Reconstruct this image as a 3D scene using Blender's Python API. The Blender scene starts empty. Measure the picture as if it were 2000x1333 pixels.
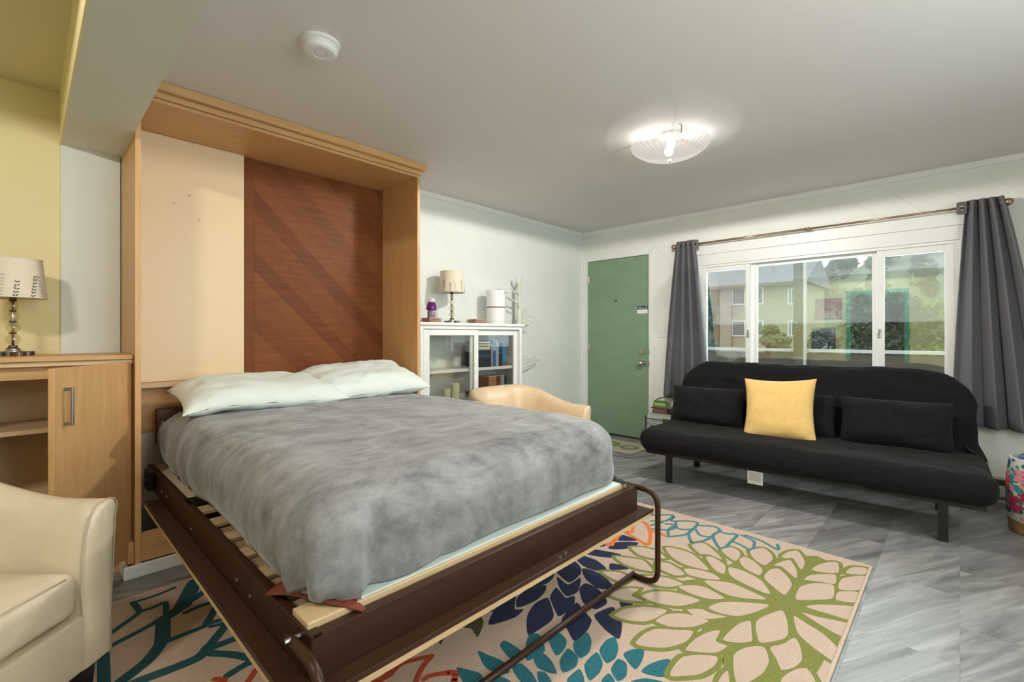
import bpy, bmesh, math, random
from mathutils import Vector, Matrix, noise

random.seed(7)
SC = bpy.context.scene
COL = SC.collection

# ------------------------------------------------------------------ camera
XW, YL, ZC = 4.69, 3.316, 2.383          # window wall, left wall, ceiling
XBK, YR = -2.0, -1.3                     # back wall, right wall
FPX, HOR, CAMH = 912.0, 655.0, 1.15
ANG = math.atan2(875, 912)
cam_d = bpy.data.cameras.new('camera')
cam_d.sensor_width = 36.0
cam_d.lens = FPX / 2000 * 36.0
cam_d.shift_y = (655.0 - 666.5) / 2000
cam_d.clip_start = 0.02
cam_d.clip_end = 400
cam = bpy.data.objects.new('camera', cam_d)
COL.objects.link(cam)
cam.location = (0, 0, CAMH)
cam.rotation_euler = (math.pi / 2, 0, ANG - math.pi / 2)
SC.camera = cam

# ------------------------------------------------------------------ world, exposure
w = bpy.data.worlds.new('world'); SC.world = w
w.use_nodes = True
bg = w.node_tree.nodes['Background']
bg.inputs[0].default_value = (0.86, 0.92, 1.0, 1)
bg.inputs[1].default_value = 1.9
SC.view_settings.view_transform = 'Standard'
SC.view_settings.look = 'None'
SC.view_settings.gamma = 1.0
SC.view_settings.use_curve_mapping = False
SC.view_settings.exposure = 0.3

def lamp(name, kind, loc, energy, color=(1, 1, 1), rot=(0, 0, 0), **kw):
    l = bpy.data.lights.new(name, kind); l.energy = energy; l.color = color
    for k, v in kw.items(): setattr(l, k, v)
    o = bpy.data.objects.new(name, l); COL.objects.link(o)
    o.location = loc; o.rotation_euler = rot
    return o
# added fill light outside the made-up window of the right wall, behind the camera
lamp('added_fill_right', 'AREA', (1.6, YR - 0.35, 1.45), 60, (0.88, 0.95, 1.0), (math.radians(-90 + 180), 0, 0), shape='RECTANGLE', size=2.2, size_y=1.2)
# daylight outside the front window
lamp('daylight_front', 'AREA', (5.6, 0.95, 1.75), 70, (0.88, 0.95, 1.0), (0, math.radians(72), 0), shape='RECTANGLE', size=1.0, size_y=2.4)

# ------------------------------------------------------------------ materials
MATS = {}
def mat(name, col, rough=0.5, metal=0.0, var=0.0, scale=8.0, stretch=(1, 1, 1), col2=None, bump=0.0, bscale=60.0,
        spec=0.5, sheen=0.0, coat=0.0, detail=4.0, trans=0.0, bstretch=None, contrast=None):
    if name in MATS: return MATS[name]
    m = bpy.data.materials.new(name); m.use_nodes = True
    nt = m.node_tree; b = nt.nodes['Principled BSDF']
    c = (*col, 1)
    b.inputs['Base Color'].default_value = c
    b.inputs['Roughness'].default_value = rough
    b.inputs['Metallic'].default_value = metal
    b.inputs['Specular IOR Level'].default_value = spec
    b.inputs['Sheen Weight'].default_value = sheen
    b.inputs['Coat Weight'].default_value = coat
    b.inputs['Transmission Weight'].default_value = trans
    tc = nt.nodes.new('ShaderNodeTexCoord')
    if var > 0 or col2:
        mp = nt.nodes.new('ShaderNodeMapping'); mp.inputs['Scale'].default_value = stretch
        nt.links.new(tc.outputs['Object'], mp.inputs[0])
        n = nt.nodes.new('ShaderNodeTexNoise'); n.inputs['Scale'].default_value = scale; n.inputs['Detail'].default_value = detail
        nt.links.new(mp.outputs[0], n.inputs['Vector'])
        r = nt.nodes.new('ShaderNodeValToRGB')
        lo, hi = contrast or (0.3, 0.7)
        r.color_ramp.elements[0].position = lo; r.color_ramp.elements[1].position = hi
        if col2: r.color_ramp.elements[0].color = c; r.color_ramp.elements[1].color = (*col2, 1)
        else:
            r.color_ramp.elements[0].color = (*[max(0, x * (1 - var)) for x in col], 1)
            r.color_ramp.elements[1].color = (*[min(1, x * (1 + var)) for x in col], 1)
        nt.links.new(n.outputs['Fac'], r.inputs[0]); nt.links.new(r.outputs[0], b.inputs['Base Color'])
    if bump > 0:
        mp2 = nt.nodes.new('ShaderNodeMapping'); mp2.inputs['Scale'].default_value = bstretch or stretch
        nt.links.new(tc.outputs['Object'], mp2.inputs[0])
        n2 = nt.nodes.new('ShaderNodeTexNoise'); n2.inputs['Scale'].default_value = bscale; n2.inputs['Detail'].default_value = 3
        nt.links.new(mp2.outputs[0], n2.inputs['Vector'])
        bp = nt.nodes.new('ShaderNodeBump'); bp.inputs['Strength'].default_value = bump; bp.inputs['Distance'].default_value = 0.01
        nt.links.new(n2.outputs['Fac'], bp.inputs['Height']); nt.links.new(bp.outputs[0], b.inputs['Normal'])
    MATS[name] = m
    return m

def emis(name, col, s):
    m = bpy.data.materials.new(name); m.use_nodes = True
    b = m.node_tree.nodes['Principled BSDF']
    b.inputs['Base Color'].default_value = (*col, 1)
    b.inputs['Emission Color'].default_value = (*col, 1); b.inputs['Emission Strength'].default_value = s
    MATS[name] = m; return m

def glass(name, tint, refl, rough=0.0):
    m = bpy.data.materials.new(name); m.use_nodes = True
    nt = m.node_tree; nt.nodes.clear()
    out = nt.nodes.new('ShaderNodeOutputMaterial')
    t = nt.nodes.new('ShaderNodeBsdfTransparent'); t.inputs[0].default_value = (*tint, 1)
    g = nt.nodes.new('ShaderNodeBsdfGlossy'); g.inputs['Roughness'].default_value = rough
    mx = nt.nodes.new('ShaderNodeMixShader'); mx.inputs[0].default_value = refl
    nt.links.new(t.outputs[0], mx.inputs[1]); nt.links.new(g.outputs[0], mx.inputs[2]); nt.links.new(mx.outputs[0], out.inputs[0])
    MATS[name] = m; return m

M_WALL = mat('painted_wall_white', (0.75, 0.78, 0.745), 0.6, var=0.03, scale=2.5)
M_WALLF = mat('painted_wall_cream', (0.78, 0.79, 0.74), 0.6, var=0.03, scale=2.5)
M_YEL = mat('painted_wall_yellow', (0.82, 0.71, 0.40), 0.6, var=0.02, scale=2)
M_LIME = mat('painted_wall_lime', (0.80, 0.80, 0.42), 0.6, var=0.06, scale=3)
M_CEIL = mat('ceiling_paint', (0.73, 0.70, 0.68), 0.75, var=0.015, scale=1.2, bump=0.04, bscale=90)
M_CEIL_BOUNCE = mat('ceiling_yellow_bounce', (0.72, 0.65, 0.42), 0.75, var=0.02, scale=1.5)  # yellow bounce light put into the ceiling colour
M_TRIM = mat('trim_white', (0.80, 0.81, 0.79), 0.4, var=0.02, scale=5)
M_VINYL = mat('window_vinyl', (0.82, 0.83, 0.81), 0.35)
M_DOOR = mat('door_green', (0.21, 0.315, 0.205), 0.45, var=0.05, scale=3, stretch=(1, 1, 3))
M_MAPLE = mat('maple', (0.57, 0.315, 0.125), 0.42, scale=9, stretch=(5, 5, 0.45), col2=(0.65, 0.385, 0.17), detail=6)
M_MAPLEH = mat('maple_horizontal', (0.57, 0.315, 0.125), 0.42, scale=9, stretch=(0.45, 5, 5), col2=(0.65, 0.385, 0.17), detail=6)
M_MAPLEP = mat('maple_pale', (0.66, 0.46, 0.25), 0.45, scale=9, stretch=(0.45, 5, 5), col2=(0.72, 0.52, 0.30))
M_CREAM = mat('cream_laminate', (0.80, 0.62, 0.385), 0.45, var=0.01, scale=2)
M_BROWN = [mat('cedar_%d' % i, c, 0.5, scale=14, var=0.16, stretch=(0.35, 4, 4), detail=6, spec=.2)
           for i, c in enumerate([(0.175, 0.052, 0.014), (0.19, 0.059, 0.015), (0.155, 0.044, 0.013), (0.205, 0.066, 0.016)])]
M_STEEL = mat('brown_steel', (0.040, 0.0155, 0.007), 0.38, spec=0.3, var=0.06, scale=20)
M_PINE = mat('pine_slat', (0.50, 0.34, 0.18), 0.5, scale=6, stretch=(0.5, 8, 8), col2=(0.62, 0.45, 0.26))
M_PLY = mat('plywood', (0.60, 0.50, 0.36), 0.55, scale=6, stretch=(0.6, 5, 5), col2=(0.68, 0.58, 0.43))
M_MINT = mat('base_board_mint', (0.62, 0.70, 0.66), 0.5)
M_STRAP = mat('strap_leather', (0.17, 0.036, 0.022), 0.5, var=0.15, scale=20)
M_DKLEA = mat('dark_leather', (0.09, 0.024, 0.014), 0.42, var=0.1, scale=20)
M_SHEET = mat('sheet_white', (0.72, 0.74, 0.71), 0.8, bump=0.1, bscale=30)
M_PILL = mat('pillow_cotton', (0.74, 0.80, 0.76), 0.85, sheen=0.1, bump=0.18, bscale=14, bstretch=(1, 1.5, 3))
def velvet():
    m = bpy.data.materials.new('grey_velvet'); m.use_nodes = True
    nt = m.node_tree; b = nt.nodes['Principled BSDF']; b.inputs['Roughness'].default_value = .85; b.inputs['Specular IOR Level'].default_value = .15
    b.inputs['Sheen Weight'].default_value = .35; b.inputs['Sheen Roughness'].default_value = .4
    tc = nt.nodes.new('ShaderNodeTexCoord')
    def nz(scale, det, st, rough=.6, dist=0.0):
        mp = nt.nodes.new('ShaderNodeMapping'); mp.inputs['Scale'].default_value = st; mp.inputs['Rotation'].default_value = (0, 0, .5)
        nt.links.new(tc.outputs['Object'], mp.inputs[0]); n = nt.nodes.new('ShaderNodeTexNoise'); n.inputs['Scale'].default_value = scale; n.inputs['Detail'].default_value = det; n.inputs['Roughness'].default_value = rough; n.inputs['Distortion'].default_value = dist
        nt.links.new(mp.outputs[0], n.inputs['Vector']); return n
    a, c = nz(3.2, 12, (1, 1, 1), .72, .9), nz(16, 8, (.45, 1.6, .7), .7, .4)
    mx = nt.nodes.new('ShaderNodeMix'); mx.data_type = 'FLOAT'; mx.inputs[0].default_value = .38
    nt.links.new(a.outputs['Fac'], mx.inputs[2]); nt.links.new(c.outputs['Fac'], mx.inputs[3])
    r = nt.nodes.new('ShaderNodeValToRGB'); r.color_ramp.elements[0].position = .36; r.color_ramp.elements[0].color = (.092, .091, .094, 1); r.color_ramp.elements[1].position = .66; r.color_ramp.elements[1].color = (.37, .367, .372, 1)
    nt.links.new(mx.outputs[0], r.inputs[0]); nt.links.new(r.outputs[0], b.inputs['Base Color'])
    bp = nt.nodes.new('ShaderNodeBump'); bp.inputs['Strength'].default_value = .5; bp.inputs['Distance'].default_value = .012
    nt.links.new(mx.outputs[0], bp.inputs['Height']); nt.links.new(bp.outputs[0], b.inputs['Normal'])
    return m
M_BLANK = velvet()
M_LEA = mat('cream_leather', (0.62, 0.53, 0.385), 0.36, var=0.06, scale=9, bump=0.05, bscale=45, coat=0.12)
M_LEA2 = mat('tan_leather', (0.66, 0.49, 0.315), 0.36, var=0.06, scale=9, bump=0.05, bscale=45, coat=0.12)
M_SEAM = mat('seam_thread', (0.50, 0.42, 0.30), 0.6)
M_BLKW = mat('black_wood', (0.012, 0.010, 0.010), 0.35)
M_BLKM = mat('black_metal', (0.010, 0.010, 0.011), 0.35)
M_FUT = mat('futon_fabric', (0.0115, 0.0108, 0.0115), 0.9, spec=.12, var=0.35, scale=90, stretch=(1, 3, 1), sheen=0.03, bump=0.8, bscale=26, bstretch=(1, 0.55, 1.8))
M_FUT2 = mat('futon_cushion', (0.0125, 0.0118, 0.0125), 0.9, spec=.12, var=0.3, scale=110, sheen=0.04, bump=0.3, bscale=60)
M_YCUSH = mat('yellow_cushion', (0.76, 0.50, 0.175), 0.85, var=0.05, scale=30, sheen=0.15, bump=0.12, bscale=40)
M_TAG = mat('care_tag', (0.62, 0.61, 0.55), 0.8)
M_TAGP = mat('care_tag_print', (0.46, 0.45, 0.41), 0.8)
M_CURT = mat('curtain_grey', (0.125, 0.125, 0.138), 0.75, var=0.08, scale=80, stretch=(1, 1, 6), sheen=0.05)
M_CURTT = mat('curtain_top_band', (0.12, 0.12, 0.132), 0.78, var=0.06, scale=90)
M_ROD = mat('rod_bronze', (0.40, 0.28, 0.20), 0.3, metal=0.9)
M_NICK = mat('nickel', (0.55, 0.53, 0.50), 0.28, metal=1.0)
M_BRZ = mat('dark_bronze', (0.13, 0.10, 0.08), 0.3, metal=0.8)
M_PULL = mat('pewter_pull', (0.30, 0.27, 0.23), 0.35, metal=0.85)
M_WHT = mat('white_lacquer', (0.80, 0.80, 0.77), 0.35)
M_WHTP = mat('white_plastic', (0.80, 0.79, 0.77), 0.4)
M_BLK = mat('black_plastic', (0.012, 0.012, 0.013), 0.4)
M_SHADE = mat('lamp_shade_linen', (0.74, 0.66, 0.53), 0.85, var=0.04, scale=80)
M_PRINTD = mat('leaf_print_dark', (0.05, 0.055, 0.07), 0.9)
M_PRINTL = mat('leaf_print_grey', (0.40, 0.40, 0.36), 0.9)
M_BALL = glass('clear_ball_glass', (0.93, 0.90, 0.80), 0.16, 0.03)
M_GLASS = glass('window_glass', (0.90, 0.94, 0.92), 0.20)
M_CGLASS = glass('cabinet_glass', (0.93, 0.94, 0.92), 0.07)
M_RUG = mat('rug_beige', (0.56, 0.425, 0.335), 0.95, var=0.12, scale=230, detail=1, bump=0.5, bscale=260)
M_RGREEN = mat('rug_olive', (0.195, 0.205, 0.045), 0.95, var=0.2, scale=120, bump=0.4, bscale=220)
M_RNAVY = mat('rug_navy', (0.008, 0.014, 0.052), 0.95, var=0.35, scale=110, bump=0.4, bscale=220)
M_RTEAL = mat('rug_teal', (0.015, 0.135, 0.17), 0.95, var=0.25, scale=110, bump=0.4, bscale=220)
M_RTEALD = mat('rug_deep_teal', (0.010, 0.080, 0.098), 0.95, var=0.25, scale=110, bump=0.4, bscale=220)
M_RORA = mat('rug_orange', (0.70, 0.165, 0.028), 0.95, var=0.2, scale=110, bump=0.4, bscale=220)
M_RRED = mat('rug_rust', (0.42, 0.06, 0.016), 0.95, var=0.2, scale=110, bump=0.4, bscale=220)
M_RDOL = mat('rug_dark_olive', (0.06, 0.065, 0.022), 0.95, var=0.2, scale=110, bump=0.4, bscale=220)
M_HEAT = mat('heater_beige', (0.55, 0.52, 0.44), 0.45)
M_HEATD = mat('heater_slot', (0.06, 0.04, 0.03), 0.6)
M_GTRIM = mat('green_trim', (0.05, 0.42, 0.24), 0.5)
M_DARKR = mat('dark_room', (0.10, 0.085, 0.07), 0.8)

# ------------------------------------------------------------------ mesh helpers
ORG = {}
def tag(o, label=None, cat=None, group=None, kind=None):
    if label: o['label'] = label
    if cat: o['category'] = cat
    if group: o['group'] = group
    if kind: o['kind'] = kind
    return o
def thing(name, label, cat, loc=(0, 0, 0), rz=0.0, group=None, kind=None):
    o = bpy.data.objects.new(name, None); COL.objects.link(o)
    o.empty_display_size = 0.05
    o.location = loc; o.rotation_euler = (0, 0, rz)
    ORG[o.name] = Vector(loc)
    tag(o, label, cat, group, kind)
    return o
def link(name, me, m, parent=None, smooth=False, local=False):
    """me holds world coordinates (or local ones with local=True)"""
    if isinstance(m, (list, tuple)):
        for x in m: me.materials.append(x)
    else: me.materials.append(m)
    o = bpy.data.objects.new(name, me); COL.objects.link(o)
    if parent is not None:
        o.parent = parent
        if not local: me.transform(Matrix.Translation(-ORG[parent.name]))
        ORG[o.name] = ORG[parent.name]
    else: ORG[o.name] = Vector((0, 0, 0))
    if smooth:
        for p in me.polygons: p.use_smooth = True
    return o
class B:
    def __init__(s): s.bm = bmesh.new()
    def box(s, x0, x1, y0, y1, z0, z1, bev=0.0, seg=2, rot=None, piv=None):
        r = bmesh.ops.create_cube(s.bm, size=1.0)
        vs = r['verts']
        bmesh.ops.scale(s.bm, vec=(abs(x1 - x0), abs(y1 - y0), abs(z1 - z0)), verts=vs)
        bmesh.ops.translate(s.bm, vec=((x0 + x1) / 2, (y0 + y1) / 2, (z0 + z1) / 2), verts=vs)
        if rot is not None: bmesh.ops.rotate(s.bm, cent=piv, matrix=rot, verts=vs)
        if bev > 0:
            es = list({e for v in vs for e in v.link_edges})
            bmesh.ops.bevel(s.bm, geom=es, offset=bev, segments=seg, affect='EDGES', profile=0.5)
        return s
    def poly(s, pts, z0, z1):
        """prism from xy points"""
        n = len(pts)
        a = [s.bm.verts.new((p[0], p[1], z0)) for p in pts]; b = [s.bm.verts.new((p[0], p[1], z1)) for p in pts]
        s.bm.faces.new(b); s.bm.faces.new(a[::-1])
        for i in range(n): s.bm.faces.new((a[i], a[(i + 1) % n], b[(i + 1) % n], b[i]))
        return s
    def prism(s, pts, off):
        """prism from 3d points and an offset vector"""
        off = Vector(off); n = len(pts)
        a = [s.bm.verts.new(p) for p in pts]; b = [s.bm.verts.new(Vector(p) + off) for p in pts]
        s.bm.faces.new(b); s.bm.faces.new(a[::-1])
        for i in range(n): s.bm.faces.new((a[i], a[(i + 1) % n], b[(i + 1) % n], b[i]))
        return s
    def tube(s, pts, r, n=10, closed=False):
        pts = [Vector(p) for p in pts]; m = len(pts)
        rings = []; up = None
        for i, p in enumerate(pts):
            if closed: d = (pts[(i + 1) % m] - pts[i - 1]).normalized()
            elif i == 0: d = (pts[1] - p).normalized()
            elif i == m - 1: d = (p - pts[i - 1]).normalized()
            else: d = ((pts[i + 1] - p).normalized() + (p - pts[i - 1]).normalized()).normalized()
            if up is None:
                up = Vector((0, 0, 1)) if abs(d.z) < 0.9 else Vector((1, 0, 0))
            up = (up - d * up.dot(d)).normalized(); sd = d.cross(up)
            rr = r[i] if isinstance(r, (list, tuple)) else r
            rings.append([s.bm.verts.new(p + (up * math.cos(2 * math.pi * k / n) + sd * math.sin(2 * math.pi * k / n)) * rr) for k in range(n)])
        for i in range(m if closed else m - 1):
            a, b = rings[i], rings[(i + 1) % m]
            for k in range(n): s.bm.faces.new((a[k], a[(k + 1) % n], b[(k + 1) % n], b[k]))
        if not closed:
            s.bm.faces.new(rings[0][::-1]); s.bm.faces.new(rings[-1])
        return s
    def lathe(s, prof, c, n=32, cap=True):
        rings = []
        for r, z in prof:
            rings.append([s.bm.verts.new((c[0] + r * math.cos(2 * math.pi * k / n), c[1] + r * math.sin(2 * math.pi * k / n), c[2] + z)) for k in range(n)])
        for a, b in zip(rings, rings[1:]):
            for k in range(n): s.bm.faces.new((a[k], a[(k + 1) % n], b[(k + 1) % n], b[k]))
        if cap:
            s.bm.faces.new(rings[0][::-1]); s.bm.faces.new(rings[-1])
        return s
    def cyl(s, a, b, r, n=16): return s.tube([a, b], r, n)
    def sphere(s, c, r, u=16, v=10, sc=(1, 1, 1)):
        res = bmesh.ops.create_uvsphere(s.bm, u_segments=u, v_segments=v, radius=r)
        bmesh.ops.scale(s.bm, vec=sc, verts=res['verts']); bmesh.ops.translate(s.bm, vec=c, verts=res['verts'])
        return s
    def mesh(s, name='m'):
        bmesh.ops.recalc_face_normals(s.bm, faces=s.bm.faces)
        me = bpy.data.meshes.new(name); s.bm.to_mesh(me); s.bm.free(); return me
    def build(s, name, m, parent=None, smooth=False, local=False):
        return link(name, s.mesh(name), m, parent, smooth, local)
def smooth_angle(o, deg=40):
    me = o.data
    for p in me.polygons: p.use_smooth = True
    me.set_sharp_from_angle(angle=math.radians(deg))
    return o
def pydata(verts, faces, name='m'):
    me = bpy.data.meshes.new(name); me.from_pydata([tuple(v) for v in verts], [], faces); me.update(); return me

def rbox(c, size, r, n=16, puff=(0, 0, 0), nz=0.0, nsc=6.0, seed=0.0, fn=None):
    """soft rounded box: c centre, size full sizes, r rounding radius, puff bulge per axis"""
    h = [x / 2 for x in size]
    bm = bmesh.new(); vmap = {}
    counts = [max(4, int(n * x / max(size)) + 3) for x in size]
    def samples(k):
        m = counts[k]; hh = h[k]; rr = min(r, hh * 0.999)
        e = [-hh + rr * (1 - math.cos(math.pi / 2 * i / 4)) * 1.0 for i in range(4)]
        mid = [(-hh + rr) + (2 * hh - 2 * rr) * i / m for i in range(m + 1)]
        f = [-x for x in e[::-1]]
        return e + mid + f
    S = [samples(k) for k in range(3)]
    def vert(p):
        key = tuple(round(x, 5) for x in p)
        if key in vmap: return vmap[key]
        q = [max(-(h[k] - min(r, h[k] * .999)), min(h[k] - min(r, h[k] * .999), p[k])) for k in range(3)]
        d = Vector([p[k] - q[k] for k in range(3)])
        if d.length > 1e-9: d = d.normalized()
        pos = Vector(q) + d * min(r, max(h))
        for k in range(3):
            a, b = [j for j in range(3) if j != k]
            ww = (1 - (p[a] / h[a]) ** 2) * (1 - (p[b] / h[b]) ** 2)
            pos[k] += puff[k] * ww * (1 if p[k] > 0 else -1) * min(1, abs(p[k]) / h[k])
        nrm = d if d.length > 0 else Vector((0, 0, 1))
        world = pos + Vector(c)
        if nz: world += nrm * nz * noise.fractal(Vector((world.x + seed, world.y, world.z)) * nsc, 0.9, 2.0, 4)
        if fn: world = fn(world, nrm, p)
        v = bm.verts.new(world); vmap[key] = v; return v
    for k in range(3):
        a, b = [j for j in range(3) if j != k]
        for sg in (-1, 1):
            for i in range(len(S[a]) - 1):
                for j in range(len(S[b]) - 1):
                    qs = []
                    for (ii, jj) in ((i, j), (i + 1, j), (i + 1, j + 1), (i, j + 1)):
                        p = [0, 0, 0]; p[k] = sg * h[k]; p[a] = S[a][ii]; p[b] = S[b][jj]; qs.append(vert(p))
                    if len(set(qs)) < 3: continue
                    try: bm.faces.new(qs if len(set(qs)) == 4 else list(dict.fromkeys(qs)))
                    except ValueError: pass
    bmesh.ops.recalc_face_normals(bm, faces=bm.faces)
    me = bpy.data.meshes.new('soft'); bm.to_mesh(me); bm.free(); return me

def pillow(w, d, t, n=26, nz=0.01, seed=0.0, pinch=0.07, flat=0.35):
    """pillow in its own plane: x width, y depth, z thickness, base near z=0"""
    V = []; F = []
    for sg in (1, -1):
        for i in range(n + 1):
            for j in range(n + 1):
                u = -1 + 2 * i / n; v = -1 + 2 * j / n
                u = math.sin(u * math.pi / 2); v = math.sin(v * math.pi / 2)
                x = w / 2 * u * (1 - pinch * (1 - v * v) * abs(u)); y = d / 2 * v * (1 - pinch * (1 - u * u) * abs(v))
                hh = (max(0, 1 - u ** 4) ** 0.55) * (max(0, 1 - v ** 4) ** 0.55)
                z = t / 2 * hh * (sg if sg > 0 else -(1 - flat))
                edge = (1 - hh)
                z += nz * noise.fractal(Vector((x * 7 + seed, y * 9 + sg, 0)), 1, 2, 3) * (0.4 + hh)
                z += nz * 0.8 * math.sin(34 * (x + y * 0.6) + 4 * noise.noise(Vector((x * 5 + seed, y * 5, 2)))) * edge * hh * 2
                V.append(Vector((x, y, z)))
    N = (n + 1) ** 2
    for s_ in (0, 1):
        for i in range(n):
            for j in range(n):
                a = s_ * N + i * (n + 1) + j
                f = (a, a + n + 1, a + n + 2, a + 1)
                F.append(f if s_ == 0 else f[::-1])
    me = pydata(V, F)
    bm = bmesh.new(); bm.from_mesh(me); bmesh.ops.remove_doubles(bm, verts=bm.verts, dist=0.0015); bm.to_mesh(me); bm.free()
    return me

# pixel of the photograph (2000x1333) -> point on a horizontal plane, used to lay out the woven rug pattern on the floor
FW = (math.cos(ANG), math.sin(ANG)); RT = (math.sin(ANG), -math.cos(ANG))
def on_floor(u, v, z=0.010):
    t = (u - 1000) / FPX; dz = (HOR - v) / FPX
    s_ = (z - CAMH) / dz
    return ((FW[0] + RT[0] * t) * s_, (FW[1] + RT[1] * t) * s_)

# ------------------------------------------------------------------ room shell
b = B(); b.box(XBK - .1, XW + .12, YR - .1, YL + .1, -0.08, -0.004)
floor = b.build('floor', mat('floor_base', (0.16, 0.155, 0.15), 0.6)); tag(floor, 'grey stone-look vinyl tile floor of the room', kind='structure')
# vinyl tiles, 0.30 x 0.60, each a piece
def tile_mat(i):
    base = [0.225, 0.25, 0.275, 0.20, 0.24][i]
    m = bpy.data.materials.new('vinyl_tile_%d' % i); m.use_nodes = True
    nt = m.node_tree; bs = nt.nodes['Principled BSDF']
    bs.inputs['Roughness'].default_value = 0.38
    tc = nt.nodes.new('ShaderNodeTexCoord')
    oi = nt.nodes.new('ShaderNodeObjectInfo'); vm = nt.nodes.new('ShaderNodeVectorMath'); vm.operation = 'MULTIPLY_ADD'
    vm.inputs[1].default_value = (37, 23, 11); nt.links.new(oi.outputs['Random'], vm.inputs[0]); nt.links.new(tc.outputs['Object'], vm.inputs[2])
    m0 = nt.nodes.new('ShaderNodeMapping'); m0.inputs['Rotation'].default_value = (0, 0, math.radians(28)); nt.links.new(vm.outputs[0], m0.inputs[0])
    mp = nt.nodes.new('ShaderNodeMapping'); mp.inputs['Scale'].default_value = (1.1, 10, 1); nt.links.new(m0.outputs[0], mp.inputs[0])
    n = nt.nodes.new('ShaderNodeTexNoise'); n.inputs['Scale'].default_value = 1.5; n.inputs['Detail'].default_value = 9; n.inputs['Roughness'].default_value = 0.66; n.inputs['Distortion'].default_value = 0.6
    nt.links.new(mp.outputs[0], n.inputs['Vector'])
    r = nt.nodes.new('ShaderNodeValToRGB')
    r.color_ramp.elements[0].position = 0.30; r.color_ramp.elements[0].color = (base * .42, base * .41, base * .40, 1)
    r.color_ramp.elements[1].position = 0.70; r.color_ramp.elements[1].color = (base * 1.65, base * 1.64, base * 1.61, 1)
    e = r.color_ramp.elements.new(0.5); e.color = (base, base * .99, base * .975, 1)
    nt.links.new(n.outputs['Fac'], r.inputs[0]); nt.links.new(r.outputs[0], bs.inputs['Base Color'])
    return m
TM = [tile_mat(i) for i in range(5)]
tile_me = []
for i in range(5):
    bb = B(); bb.box(-.2997, .2997, -.1497, .1497, -.004, 0.0); me = bb.mesh('tile'); me.materials.append(TM[i]); tile_me.append(me)
half_me = {}
row = 0; y = -1.35
while y < YL:
    x0 = XBK + (0.0 if row % 2 else -0.3) + (0.12 if row % 3 == 0 else 0) + .05
    x = x0
    while x < XW:
        a, c = max(x, XBK), min(x + .6, XW)
        ya, yc = max(y - .15, YR), min(y + .15, YL)
        if c - a > .02 and yc - ya > .02:
            i = random.randrange(5)
            if c - a > .599 and yc - ya > .299:
                o = bpy.data.objects.new('tile', tile_me[i]); o.location = (x + .3, y, 0)
            else:
                bb = B(); bb.box(a - (a + c) / 2, c - (a + c) / 2 - .0012, ya - (ya + yc) / 2, yc - (ya + yc) / 2 - .0012, -.004, 0)
                me = bb.mesh('tile'); me.materials.append(TM[i]); o = bpy.data.objects.new('tile', me); o.location = ((a + c) / 2, (ya + yc) / 2, 0)
            COL.objects.link(o); o.parent = floor
        x += .6
    y += .3; row += 1

BX0, BX1, BZ = 0.125, 0.362, 2.12
b = B(); b.box(BX0, XW + .12, YR - .1, YL + .1, ZC, ZC + .08); tag(b.build('ceiling', M_CEIL), 'flat pale grey painted ceiling of the main room', kind='structure')
b = B(); b.box(XBK - .1, BX0, YR - .1, YL + .1, ZC, ZC + .08); tag(b.build('ceiling_alcove', M_CEIL_BOUNCE), 'ceiling left of the beam, tinted with yellow bounce light', kind='structure')
# beam
b = B(); b.box(BX0 + .002, BX1, YR, YL, BZ, ZC); o = tag(b.build('trim_1', mat('beam_paint', (0.70, 0.715, 0.665), .65)), 'pale painted ceiling beam running towards the left wall', kind='structure')
b = B(); b.box(BX0 - .004, BX0 + .002, YR, YL, BZ, ZC); b.build('yellow_face', M_YEL, o)
# left wall
b = B(); b.box(BX0, XW + .12, YL, YL + .1, 0, ZC); wall_left = tag(b.build('wall_left', M_WALL), 'left wall clad in white painted diagonal boards', kind='structure')
b = B(); b.box(XBK - .1, BX0, YL - .002, YL + .1, 0, ZC); tag(b.build('wall_alcove', M_YEL), 'yellow painted wall behind the table lamp', kind='structure')
b = B(); b.box(BX0, BX1 - .004, YL - .016, YL - .0005, 0, BZ); tag(b.build('trim_2', M_WALL), 'white painted wall strip under the beam', kind='structure')
# back wall with doorway (X = XBK); it shows mirrored in the window glass
DY0, DY1, DZ = 0.74, 1.60, 1.97
b = B()
b.box(XBK - .1, XBK, YR - .1, DY0, 0, ZC); b.box(XBK - .1, XBK, DY1, YL + .1, 0, ZC); b.box(XBK - .1, XBK, DY0, DY1, DZ, ZC)
tag(b.build('wall_back', M_LIME), 'lime yellow wall behind the camera with a doorway', kind='structure')
o = thing('door_2', None, None, (XBK, 1.17, 0), kind='structure'); o['label'] = 'open doorway with green trim in the lime wall'
for (y0, y1, z0, z1) in ((DY0 - .06, DY0 + .01, 0, DZ + .06), (DY1 - .01, DY1 + .06, 0, DZ + .06), (DY0 + .01, DY1 - .01, DZ - .01, DZ + .06)):
    b = B(); b.box(XBK - .02, XBK + .02, y0, y1, z0, z1); b.build('door_casing', M_GTRIM, o)
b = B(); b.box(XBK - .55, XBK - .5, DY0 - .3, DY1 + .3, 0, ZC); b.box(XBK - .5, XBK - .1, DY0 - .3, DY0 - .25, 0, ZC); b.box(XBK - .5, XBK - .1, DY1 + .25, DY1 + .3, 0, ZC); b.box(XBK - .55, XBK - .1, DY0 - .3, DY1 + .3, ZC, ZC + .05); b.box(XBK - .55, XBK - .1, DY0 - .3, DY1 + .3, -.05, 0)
tag(b.build('wall_passage', M_DARKR), 'dark passage behind the green trimmed doorway', kind='structure')
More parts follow.
